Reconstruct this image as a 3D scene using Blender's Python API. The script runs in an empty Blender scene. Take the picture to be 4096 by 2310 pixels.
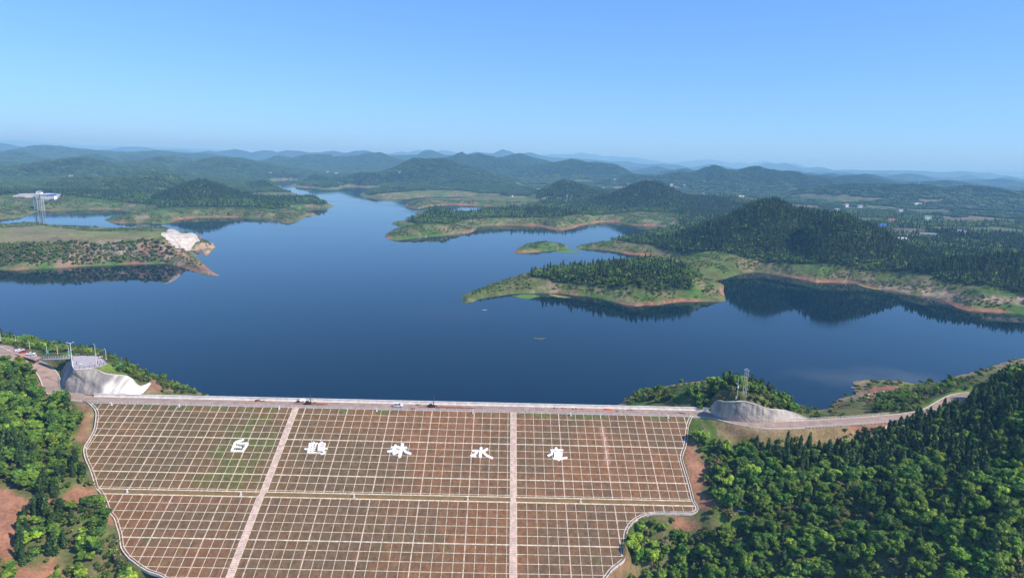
import bpy, bmesh, math, random
import numpy as np
from mathutils import Vector, Matrix
random.seed(7); RNG = np.random.default_rng(7)
SC = bpy.context.scene
COL = SC.collection

# ------------------------------------------------------------------ camera, sky, sun, exposure
FPX = 2700.0; TH = math.atan(515 / 2700.0); RO = math.radians(1.6); HC = 136.0
_f = np.array([0, math.cos(TH), -math.sin(TH)]); _r0 = np.array([1., 0, 0]); _u0 = np.cross(_r0, _f)
CR = math.cos(RO) * _r0 + math.sin(RO) * _u0; CU = -math.sin(RO) * _r0 + math.cos(RO) * _u0
cam_d = bpy.data.cameras.new('camera'); cam = bpy.data.objects.new('camera', cam_d); COL.objects.link(cam)
cam_d.sensor_width = 36; cam_d.lens = 36 * FPX / 4096; cam_d.clip_start = 1; cam_d.clip_end = 200000
cam.matrix_world = Matrix(((CR[0], CU[0], -_f[0], 0), (CR[1], CU[1], -_f[1], 0), (CR[2], CU[2], -_f[2], HC), (0, 0, 0, 1)))
SC.camera = cam
SUN_EL = math.radians(44); SUN_AZ = math.radians(112)
W = bpy.data.worlds.new("World"); SC.world = W; W.use_nodes = True
nt = W.node_tree; nt.nodes.clear()
sky = nt.nodes.new('ShaderNodeTexSky'); sky.sky_type = 'NISHITA'; sky.sun_disc = False
sky.sun_elevation = SUN_EL; sky.sun_rotation = SUN_AZ; sky.altitude = 300
sky.air_density = 1.0; sky.dust_density = 0.1; sky.ozone_density = 2.5
bg = nt.nodes.new('ShaderNodeBackground'); bg.inputs['Strength'].default_value = 0.14
out = nt.nodes.new('ShaderNodeOutputWorld')
tint = nt.nodes.new('ShaderNodeVectorMath'); tint.operation = 'MULTIPLY'; tint.inputs[1].default_value = (0.65, 1.09, 1.87)
gam = nt.nodes.new('ShaderNodeGamma'); gam.inputs[1].default_value = 0.70
nt.links.new(sky.outputs[0], gam.inputs[0]); nt.links.new(gam.outputs[0], tint.inputs[0]); nt.links.new(tint.outputs[0], bg.inputs[0]); nt.links.new(bg.outputs[0], out.inputs[0])
sd_ = bpy.data.lights.new('sun', 'SUN'); sd_.energy = 5.0; sd_.angle = math.radians(0.5); sd_.color = (1, 0.90, 0.75)
sun = bpy.data.objects.new('sun', sd_); COL.objects.link(sun)
sdir = Vector((math.sin(SUN_AZ) * math.cos(SUN_EL), math.cos(SUN_AZ) * math.cos(SUN_EL), math.sin(SUN_EL)))
sun.rotation_euler = sdir.to_track_quat('Z', 'Y').to_euler(); sun.location = (100, 100, 300)
SC.view_settings.view_transform = 'Standard'; SC.view_settings.look = 'None'
SC.view_settings.gamma = 1; SC.view_settings.use_curve_mapping = False; SC.view_settings.exposure = 0.32
cy = SC.cycles
cy.use_denoising = True
try:
    cy.denoiser = 'OPENIMAGEDENOISE'
except Exception: pass
cy.max_bounces = 6; cy.diffuse_bounces = 2; cy.glossy_bounces = 3; cy.transmission_bounces = 2
cy.transparent_max_bounces = 6; cy.volume_bounces = 3; cy.caustics_reflective = False; cy.caustics_refractive = False
cy.sample_clamp_indirect = 6

# ------------------------------------------------------------------ maths
def ray(px, py):
    return _f + (px - 2048) / FPX * CR - (py - 1155) / FPX * CU
def unp(px, py, z=0.):
    d = ray(px, py); t = (z - HC) / d[2]; return np.array([t * d[0], t * d[1], z])
def at_y(px, py, D):
    d = ray(px, py); t = D / d[1]; return np.array([t * d[0], D, HC + t * d[2]])
def proj(P):
    P = np.atleast_2d(P).astype(float) - np.array([0, 0, HC]); d = P @ _f
    d = np.where(d < 1, 1, d)
    return np.stack([2048 + FPX * (P @ CR) / d, 1155 - FPX * (P @ CU) / d], 1)
def _hash(i, j, s):
    n = (i * 374761393 + j * 668265263 + s * 1442695041) & 0xFFFFFFFF
    n = ((n ^ (n >> 13)) * 1274126177) & 0xFFFFFFFF
    n = (n ^ (n >> 16)) & 0xFFFFFF
    return n / float(0xFFFFFF)
def vnoise(x, y, s=0):
    x = np.asarray(x, float); y = np.asarray(y, float)
    i = np.floor(x).astype(np.int64); j = np.floor(y).astype(np.int64)
    fx = x - i; fy = y - j; fx = fx * fx * (3 - 2 * fx); fy = fy * fy * (3 - 2 * fy)
    a = _hash(i, j, s); b = _hash(i + 1, j, s); c = _hash(i, j + 1, s); d = _hash(i + 1, j + 1, s)
    return (a + (b - a) * fx) * (1 - fy) + (c + (d - c) * fx) * fy
def fbm(x, y, sc, s=0, o=4):
    v = 0; a = 0.5; x = np.asarray(x) / sc; y = np.asarray(y) / sc; t = 0
    for k in range(o):
        v = v + a * vnoise(x + 17.3 * k, y - 9.1 * k, s + k); t += a; a *= 0.5; x = x * 2.03; y = y * 2.03
    return v / t
def sstep(a, b, x):
    t = np.clip((x - a) / (b - a), 0, 1); return t * t * (3 - 2 * t)
def inpoly(x, y, P):
    x = np.asarray(x); y = np.asarray(y); P = np.asarray(P); c = np.zeros(x.shape, bool)
    m = (x >= P[:, 0].min()) & (x <= P[:, 0].max()) & (y >= P[:, 1].min()) & (y <= P[:, 1].max())
    if not m.any(): return c
    xs = x[m]; ys = y[m]; cc = np.zeros(xs.shape, bool); n = len(P)
    for i in range(n):
        x1, y1 = P[i][0], P[i][1]; x2, y2 = P[(i + 1) % n][0], P[(i + 1) % n][1]
        if y1 == y2: continue
        cc ^= ((y1 > ys) != (y2 > ys)) & (xs < (x2 - x1) * (ys - y1) / (y2 - y1) + x1)
    c[m] = cc; return c
def pdist(x, y, P, closed=False, zs=None):
    """distance to a polyline (and interpolated z)"""
    x = np.asarray(x, float); y = np.asarray(y, float); P = np.asarray(P, float)
    best = np.full(x.shape, 1e18); zz = np.zeros(x.shape)
    n = len(P)
    for i in range(n if closed else n - 1):
        a = P[i]; b = P[(i + 1) % n]; dx, dy = b[0] - a[0], b[1] - a[1]; L = dx * dx + dy * dy + 1e-9
        t = np.clip(((x - a[0]) * dx + (y - a[1]) * dy) / L, 0, 1)
        d = (x - a[0] - t * dx) ** 2 + (y - a[1] - t * dy) ** 2
        m = d < best; best = np.where(m, d, best)
        if zs is not None: zz = np.where(m, zs[i] + t * (zs[(i + 1) % n] - zs[i]), zz)
    return (np.sqrt(best), zz) if zs is not None else np.sqrt(best)
def smooth_line(P, step=2.0):
    P = np.asarray(P, float); out = []
    for i in range(len(P) - 1):
        p0 = P[max(i - 1, 0)]; p1 = P[i]; p2 = P[i + 1]; p3 = P[min(i + 2, len(P) - 1)]
        n = max(2, int(np.linalg.norm(p2 - p1) / step))
        for k in range(n):
            t = k / n
            out.append(0.5 * ((2 * p1) + (-p0 + p2) * t + (2 * p0 - 5 * p1 + 4 * p2 - p3) * t * t + (-p0 + 3 * p1 - 3 * p2 + p3) * t ** 3))
    out.append(P[-1]); return np.array(out)

# ------------------------------------------------------------------ mesh helpers
def mk(name, V, Fc, mat, parent=None, smooth=False, col=None, link=True):
    me = bpy.data.meshes.new(name)
    V = np.asarray(V, np.float32).reshape(-1, 3)
    if isinstance(Fc, np.ndarray):
        k = Fc.shape[1]; n = len(Fc)
        me.vertices.add(len(V)); me.vertices.foreach_set('co', V.ravel())
        me.loops.add(n * k); me.loops.foreach_set('vertex_index', Fc.astype(np.int32).ravel())
        me.polygons.add(n); me.polygons.foreach_set('loop_start', np.arange(0, n * k, k, dtype=np.int32))
        me.update(calc_edges=True)
    else:
        me.from_pydata([tuple(map(float, v)) for v in V], [], [tuple(f) for f in Fc]); me.update()
    if smooth: me.polygons.foreach_set('use_smooth', np.ones(len(me.polygons), bool))
    if col is not None:
        a = me.attributes.new('Cd', 'FLOAT_COLOR', 'POINT')
        c = np.ones((len(V), 4), np.float32); c[:, :3] = col; a.data.foreach_set('color', c.ravel())
    me.materials.append(mat)
    o = bpy.data.objects.new(name, me)
    if link: COL.objects.link(o)
    if parent is not None: o.parent = parent
    return o
def tag(o, label=None, cat=None, group=None, kind=None):
    if label: o['label'] = label
    if cat: o['category'] = cat
    if group: o['group'] = group
    if kind: o['kind'] = kind
    return o
def empty(name, loc=(0, 0, 0), rz=0., label=None, cat=None, group=None):
    o = bpy.data.objects.new(name, None); COL.objects.link(o); o.location = loc; o.rotation_euler = (0, 0, rz)
    o.empty_display_size = 0.5
    return tag(o, label, cat, group)
class MB:
    def __init__(s): s.v = []; s.f = []
    def box(s, x0, x1, y0, y1, z0, z1):
        b = len(s.v); s.v += [(x, y, z) for z in (z0, z1) for x, y in ((x0, y0), (x1, y0), (x1, y1), (x0, y1))]
        s.f += [(b, b + 3, b + 2, b + 1), (b + 4, b + 5, b + 6, b + 7)] + [(b + i, b + (i + 1) % 4, b + 4 + (i + 1) % 4, b + 4 + i) for i in range(4)]
        return s
    def bar(s, p, q, r, n=6, r2=None, caps=True):
        p = Vector(p); q = Vector(q); d = (q - p); 
        if d.length < 1e-6: return s
        d.normalize(); a = d.orthogonal().normalized(); c = d.cross(a); b = len(s.v); r2 = r if r2 is None else r2
        for P, R in ((p, r), (q, r2)):
            for i in range(n):
                t = 2 * math.pi * (i + .5) / n; s.v.append(tuple(P + (a * math.cos(t) + c * math.sin(t)) * R))
        s.f += [(b + i, b + (i + 1) % n, b + n + (i + 1) % n, b + n + i) for i in range(n)]
        if caps: s.f += [tuple(b + n - 1 - i for i in range(n)), tuple(b + n + i for i in range(n))]
        return s
    def prism(s, pts, z0, z1):
        b = len(s.v); n = len(pts); s.v += [(x, y, z0) for x, y in pts] + [(x, y, z1) for x, y in pts]
        s.f += [tuple(b + n - 1 - i for i in range(n)), tuple(b + n + i for i in range(n))] + [(b + i, b + (i + 1) % n, b + n + (i + 1) % n, b + n + i) for i in range(n)]
        return s
    def prism_y(s, pts, y0, y1):      # profile in x,z swept along y
        b = len(s.v); n = len(pts); s.v += [(x, y0, z) for x, z in pts] + [(x, y1, z) for x, z in pts]
        s.f += [tuple(b + i for i in range(n)), tuple(b + 2 * n - 1 - i for i in range(n))] + [(b + (i + 1) % n, b + i, b + n + i, b + n + (i + 1) % n) for i in range(n)]
        return s
    def ball(s, c, r, sx=1, sy=1, sz=1, n=8, m=5):
        b = len(s.v)
        for j in range(1, m):
            ph = math.pi * j / m
            for i in range(n):
                t = 2 * math.pi * i / n; s.v.append((c[0] + r * sx * math.sin(ph) * math.cos(t), c[1] + r * sy * math.sin(ph) * math.sin(t), c[2] + r * sz * math.cos(ph)))
        s.v += [(c[0], c[1], c[2] + r * sz), (c[0], c[1], c[2] - r * sz)]
        T = len(s.v) - 2
        for j in range(m - 2):
            for i in range(n):
                s.f.append((b + j * n + i, b + (j + 1) * n + i, b + (j + 1) * n + (i + 1) % n, b + j * n + (i + 1) % n))
        for i in range(n):
            s.f.append((T, b + i, b + (i + 1) % n)); s.f.append((T + 1, b + (m - 2) * n + (i + 1) % n, b + (m - 2) * n + i))
        return s
    def build(s, name, mat, parent=None, smooth=False):
        return mk(name, s.v, s.f, mat, parent, smooth)
def copy_tree(o, loc=None, rz=None, label=None, group=None, scale=None):
    c = o.copy(); COL.objects.link(c)
    if loc is not None: c.location = loc
    if rz is not None: c.rotation_euler = (0, 0, rz)
    if scale is not None: c.scale = scale
    if label: c['label'] = label
    if group: c['group'] = group
    for ch in o.children:
        d = ch.copy(); COL.objects.link(d); d.parent = c
        for g in ch.children:
            e = g.copy(); COL.objects.link(e); e.parent = d
    return c

# ------------------------------------------------------------------ materials
def mat(name, col, rough=0.8, metal=0., noise=None, var=0.25, bump=None, spec=0.3, col2=None):
    m = bpy.data.materials.new(name); m.use_nodes = True; t = m.node_tree; b = t.nodes['Principled BSDF']
    b.inputs['Roughness'].default_value = rough; b.inputs['Metallic'].default_value = metal
    b.inputs['Specular IOR Level'].default_value = spec
    if noise:
        n = t.nodes.new('ShaderNodeTexNoise'); n.inputs['Scale'].default_value = noise; n.inputs['Detail'].default_value = 6
        g = t.nodes.new('ShaderNodeNewGeometry'); t.links.new(g.outputs['Position'], n.inputs['Vector'])
        r = t.nodes.new('ShaderNodeValToRGB'); c2 = col2 or tuple(c * (1 - var) for c in col)
        r.color_ramp.elements[0].color = (*c2, 1); r.color_ramp.elements[0].position = .35
        r.color_ramp.elements[1].color = (*(col if col2 else [min(1, c * (1 + var * .6)) for c in col]), 1); r.color_ramp.elements[1].position = .68
        t.links.new(n.outputs['Fac'], r.inputs[0]); t.links.new(r.outputs[0], b.inputs['Base Color'])
    else: b.inputs['Base Color'].default_value = (*col, 1)
    if bump:
        n2 = t.nodes.new('ShaderNodeTexNoise'); n2.inputs['Scale'].default_value = bump[0]; n2.inputs['Detail'].default_value = 5
        g2 = t.nodes.new('ShaderNodeNewGeometry'); t.links.new(g2.outputs['Position'], n2.inputs['Vector'])
        bp = t.nodes.new('ShaderNodeBump'); bp.inputs['Strength'].default_value = 1; bp.inputs['Distance'].default_value = bump[1]
        t.links.new(n2.outputs['Fac'], bp.inputs['Height']); t.links.new(bp.outputs[0], b.inputs['Normal'])
    return m
def ground_mat(name, s1, s2, bump):
    m = bpy.data.materials.new(name); m.use_nodes = True; t = m.node_tree; b = t.nodes['Principled BSDF']
    b.inputs['Roughness'].default_value = 0.95; b.inputs['Specular IOR Level'].default_value = 0.1
    a = t.nodes.new('ShaderNodeAttribute'); a.attribute_name = 'Cd'
    g = t.nodes.new('ShaderNodeNewGeometry')
    fac = []
    for s in (s1, s2):
        n = t.nodes.new('ShaderNodeTexNoise'); n.inputs['Scale'].default_value = s; n.inputs['Detail'].default_value = 7; n.inputs['Roughness'].default_value = 0.65
        t.links.new(g.outputs['Position'], n.inputs['Vector']); fac.append(n)
    ad = t.nodes.new('ShaderNodeMath'); ad.operation = 'ADD'; t.links.new(fac[0].outputs['Fac'], ad.inputs[0]); t.links.new(fac[1].outputs['Fac'], ad.inputs[1])
    mr = t.nodes.new('ShaderNodeMapRange'); mr.inputs['From Min'].default_value = 0.7; mr.inputs['From Max'].default_value = 1.3
    mr.inputs['To Min'].default_value = 0.55; mr.inputs['To Max'].default_value = 1.4; t.links.new(ad.outputs[0], mr.inputs['Value'])
    v = t.nodes.new('ShaderNodeVectorMath'); v.operation = 'SCALE'; t.links.new(a.outputs['Color'], v.inputs[0]); t.links.new(mr.outputs[0], v.inputs['Scale'])
    t.links.new(v.outputs[0], b.inputs['Base Color'])
    bp = t.nodes.new('ShaderNodeBump'); bp.inputs['Strength'].default_value = 0.8; bp.inputs['Distance'].default_value = bump
    t.links.new(ad.outputs[0], bp.inputs['Height']); t.links.new(bp.outputs[0], b.inputs['Normal'])
    return m
def leaf_mat(name, cols, trans=0.25):
    m = bpy.data.materials.new(name); m.use_nodes = True; t = m.node_tree; b = t.nodes['Principled BSDF']
    b.inputs['Roughness'].default_value = 0.6; b.inputs['Specular IOR Level'].default_value = 0.25
    oi = t.nodes.new('ShaderNodeObjectInfo'); r = t.nodes.new('ShaderNodeValToRGB'); e = r.color_ramp.elements
    n = len(cols); e[0].color = (*cols[0], 1); e[1].color = (*cols[-1], 1); e[1].position = 1
    for i in range(1, n - 1):
        q = e.new(i / (n - 1)); q.color = (*cols[i], 1)
    t.links.new(oi.outputs['Random'], r.inputs[0])
    a = t.nodes.new('ShaderNodeAttribute'); a.attribute_name = 'Cd'
    v = t.nodes.new('ShaderNodeVectorMath'); v.operation = 'MULTIPLY'; t.links.new(r.outputs[0], v.inputs[0]); t.links.new(a.outputs['Color'], v.inputs[1])
    g = t.nodes.new('ShaderNodeNewGeometry'); nz = t.nodes.new('ShaderNodeTexNoise'); nz.inputs['Scale'].default_value = .045; nz.inputs['Detail'].default_value = 4; t.links.new(g.outputs['Position'], nz.inputs['Vector'])
    q = t.nodes.new('ShaderNodeMapRange'); q.inputs['From Min'].default_value = .35; q.inputs['From Max'].default_value = .65; q.inputs['To Min'].default_value = .72; q.inputs['To Max'].default_value = 1.3; t.links.new(nz.outputs['Fac'], q.inputs['Value'])
    w = t.nodes.new('ShaderNodeVectorMath'); w.operation = 'SCALE'; t.links.new(v.outputs[0], w.inputs[0]); t.links.new(q.outputs[0], w.inputs['Scale']); v = w
    t.links.new(v.outputs[0], b.inputs['Base Color'])
    tr = t.nodes.new('ShaderNodeBsdfTranslucent'); t.links.new(v.outputs[0], tr.inputs['Color'])
    mx = t.nodes.new('ShaderNodeMixShader'); mx.inputs[0].default_value = trans
    t.links.new(b.outputs[0], mx.inputs[1]); t.links.new(tr.outputs[0], mx.inputs[2])
    t.links.new(mx.outputs[0], t.nodes['Material Output'].inputs['Surface'])
    return m
M = dict(
    near_ground=ground_mat('hillside soil and grass', 0.9, 0.12, 0.35),
    far_ground=ground_mat('shore and hill ground', 0.12, 0.02, 2.5),
    asphalt=mat('pale dusty asphalt', (0.345, 0.25, 0.205), 0.9, noise=0.25, var=.22),
    concrete=mat('weathered concrete', (0.62, 0.57, 0.52), 0.85, noise=0.8, var=.25, bump=(6, .01)),
    rib=mat('pale concrete rib', (0.66, 0.58, 0.44), 0.85, noise=1.1, var=.35),
    ribmain=mat('beige concrete beam', (0.56, 0.44, 0.34), 0.85, noise=0.7, var=.35),
    stair=mat('pinkish concrete steps', (0.66, 0.51, 0.43), 0.85, noise=0.5, var=.25),
    berm=mat('berm turf', (0.27, 0.155, 0.06), 0.95, noise=0.35, col2=(0.17, 0.12, 0.045), bump=(3, .1)),
    parapet=mat('whitewashed concrete', (0.74, 0.69, 0.63), 0.8, noise=0.5, var=.18),
    wall=mat('grey sprayed concrete', (0.33, 0.31, 0.29), 0.9, noise=0.22, col2=(0.17, 0.16, 0.155), bump=(0.8, .5)),
    wallw=mat('fresh sprayed concrete', (0.66, 0.61, 0.55), 0.9, noise=0.13, col2=(0.40, 0.35, 0.30), bump=(0.35, 2.0)),
    wallg=mat('pale grey sprayed concrete', (0.42, 0.41, 0.40), 0.9, noise=0.05, col2=(0.33, 0.32, 0.31)),
    white=mat('white paint', (0.8, 0.8, 0.8), 0.5), whitemat=mat('white letter board', (0.86, 0.85, 0.82), 0.6, noise=.9, var=.16),
    grey=mat('grey metal', (0.35, 0.36, 0.37), 0.5, 0.3), dark=mat('dark metal', (0.03, 0.03, 0.035), 0.6),
    glass=mat('dark window glass', (0.02, 0.025, 0.03), 0.08, spec=0.6),
    rubber=mat('black rubber', (0.02, 0.02, 0.02), 0.8), red=mat('red car paint', (0.40, 0.02, 0.04), 0.3, spec=.5),
    orange=mat('orange paint', (0.62, 0.09, 0.03), 0.5), carwhite=mat('white car paint', (0.78, 0.78, 0.8), 0.3, spec=.5),
    signg=mat('green sign', (0.01, 0.42, 0.26), 0.5), bark=mat('bark', (0.10, 0.07, 0.05), 0.95),
    blue=mat('blue roof sheet', (0.02, 0.09, 0.42), 0.5), steel=mat('pale painted steel', (0.42, 0.47, 0.50), 0.5),
    brown=mat('brown wood', (0.10, 0.06, 0.04), 0.8), mud=mat('wet red mud', (0.28, 0.11, 0.06), 0.9, noise=.8, var=.4),
    sand=mat('red dust', (0.40, 0.24, 0.18), 0.95, noise=.5, var=.25),
    skin=mat('skin', (0.45, 0.27, 0.2), 0.6), weed=mat('duckweed', (0.10, 0.20, 0.02), 0.8, noise=.3, var=.3),
    weedy=mat('yellow water weed', (0.22, 0.24, 0.06), 0.8, noise=.3, var=.3),
    tile=mat('grey roof tiles', (0.2, 0.2, 0.21), 0.8), rtile=mat('red roof', (0.35, 0.1, 0.07), 0.8),
    paving=mat('pale plaza paving', (0.42, 0.385, 0.40), 0.85, noise=.6, var=.15),
    field=mat('ploughed field', (0.135, 0.115, 0.09), 0.95, noise=.03, var=.25),
    fieldg=mat('green crop field', (0.12, 0.16, 0.07), 0.95, noise=.04, var=.25),
    conif=leaf_mat('cypress foliage', [(0.026, 0.062, 0.018), (0.042, 0.085, 0.022), (0.068, 0.118, 0.026), (0.036, 0.085, 0.024)], .22),
    broad=leaf_mat('broadleaf foliage', [(0.07, 0.16, 0.025), (0.13, 0.27, 0.035), (0.21, 0.31, 0.04), (0.09, 0.19, 0.035), (0.16, 0.25, 0.035), (0.32, 0.45, 0.05)], .42),
    farbroad=leaf_mat('distant broadleaf foliage', [(0.04, 0.09, 0.03), (0.06, 0.12, 0.03), (0.08, 0.13, 0.035), (0.05, 0.10, 0.035)], .25),
    shrub=leaf_mat('shrub foliage', [(0.08, 0.17, 0.025), (0.14, 0.25, 0.035), (0.18, 0.21, 0.045), (0.10, 0.21, 0.03), (0.21, 0.18, 0.09), (0.22, 0.32, 0.045)], .4),
)

# ------------------------------------------------------------------ dam frame
A_ = math.radians(0.8); DC = np.array([math.cos(A_), math.sin(A_)]); DD = np.array([math.sin(A_), -math.cos(A_)]); DO = np.array([0., 320.4])
SN = math.hypot(2.35, 1); ROW = 4.258; V1 = 52.43 * 2.35 / SN; Z1 = 12 - 52.43 / SN; V2 = V1 + 3.55
def slope_z(v):
    v = np.asarray(v, float)
    return np.where(v < 0, 12., np.where(v < V1, 12 - v / 2.35, np.where(v < V2, Z1, Z1 - (v - V2) / 2.35)))
def uv(x, y): 
    rx = np.asarray(x) - DO[0]; ry = np.asarray(y) - DO[1]; return rx * DC[0] + ry * DC[1], rx * DD[0] + ry * DD[1]
def P3(u, v, z): return np.array([DO[0] + u * DC[0] + v * DD[0], DO[1] + u * DC[1] + v * DD[1], z])
def damhit(px, py):
    d = ray(px, py); lo, hi = 100., 600.
    for _ in range(50):
        t = (lo + hi) / 2; x, y, z = t * d[0], t * d[1], HC + t * d[2]; u, v = uv(x, y)
        if z < slope_z(v): hi = t
        else: lo = t
    return float(u), float(v)
LB_PX = [(352, 1607), (387, 1642), (386, 1690), (379, 1722), (358, 1760), (341, 1792), (346, 1830), (364, 1872), (378, 1912), (387, 1944), (401, 1962), (420, 1992), (437, 2037), (463, 2072), (472, 2100), (484, 2140), (490, 2186), (514, 2222), (540, 2244), (590, 2278), (640, 2295), (668, 2312), (700, 2345), (720, 2420)]
RB_PX = [(2768, 1662), (2751, 1699), (2742, 1771), (2727, 1819), (2729, 1846), (2752, 1922), (2772, 2000), (2783, 2044), (2690, 2049), (2597, 2052), (2538, 2077), (2505, 2121), (2499, 2175), (2498, 2221), (2489, 2240), (2447, 2273), (2419, 2310), (2385, 2350), (2330, 2430)]
LB = np.array([damhit(*p) for p in LB_PX]); RB = np.array([damhit(*p) for p in RB_PX])
DAMPOLY = np.vstack([LB, RB[::-1]])          # in u,v

# ------------------------------------------------------------------ roads (pixel control points with heights -> world centre lines)
def W3(L): return np.array([unp(a, b, c) for a, b, c in L])
ROAD_L = smooth_line(W3([(420, 1597, 12), (330, 1590, 12), (262, 1580, 12.2), (218, 1558, 12.8), (203, 1520, 14), (180, 1482, 16), (130, 1452, 18), (75, 1432, 19.3), (10, 1410, 20), (-80, 1375, 20.5)]), 2)
ROAD_R = smooth_line(W3([(2700, 1646, 12), (2800, 1650, 12), (2870, 1664, 12), (2960, 1688, 12), (3060, 1699, 12), (3180, 1697, 12), (3350, 1688, 12), (3520, 1676, 12.2), (3650, 1663, 12.8), (3725, 1646, 13.6), (3780, 1616, 15), (3830, 1590, 16.2), (3880, 1580, 17), (3950, 1578, 18), (4060, 1580, 20)]), 2)
RW = 4.0
LOT = W3([(-60, 1372, 20.2), (40, 1382, 20.2), (92, 1404, 20.2), (164, 1428, 20.2), (140, 1440, 20.2), (60, 1414, 20.2), (0, 1425, 20.2), (-60, 1440, 20.2)])
PLZ = W3([(290, 1424, 24), (330, 1421, 24), (385, 1423, 24), (408, 1432, 24), (431, 1453, 24), (400, 1463, 24), (362, 1469, 24), (330, 1474, 24), (298, 1476, 24), (290, 1466, 24)])
# sprayed-concrete cut faces: lower line / upper line
WALL0 = (W3([(242, 1488, 14.6), (243, 1510, 13.9), (245, 1536, 13), (250, 1560, 12.4)]), W3([(286, 1436, 24), (289, 1450, 24), (291, 1464, 24), (297, 1477, 24)]))
WALL1 = (W3([(250, 1560, 12.4), (285, 1571, 12), (330, 1576, 12), (378, 1578, 12), (430, 1577, 12), (500, 1577, 12), (560, 1576, 11.8), (580, 1563, 12), (606, 1532, 12.5)]),
         W3([(297, 1477, 24), (330, 1475, 23.9), (365, 1472, 23.7), (398, 1482, 22.5), (420, 1492, 20.8), (455, 1497, 19.5), (510, 1503, 17.8), (535, 1522, 15.4), (560, 1545, 13.6), (600, 1529, 13)]))
WALL2 = (W3([(2842, 1651, 12), (2872, 1668, 12), (2915, 1680, 12), (2960, 1686, 12), (3020, 1690, 12), (3080, 1690, 12), (3140, 1686, 12), (3200, 1682, 12), (3238, 1678, 12)]),
         W3([(2844, 1626, 15), (2872, 1600, 21), (2898, 1606, 22), (2945, 1604, 23), (2980, 1604, 23), (3030, 1618, 21), (3075, 1634, 18.5), (3150, 1642, 16), (3232, 1674, 12.6)]))

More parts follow.
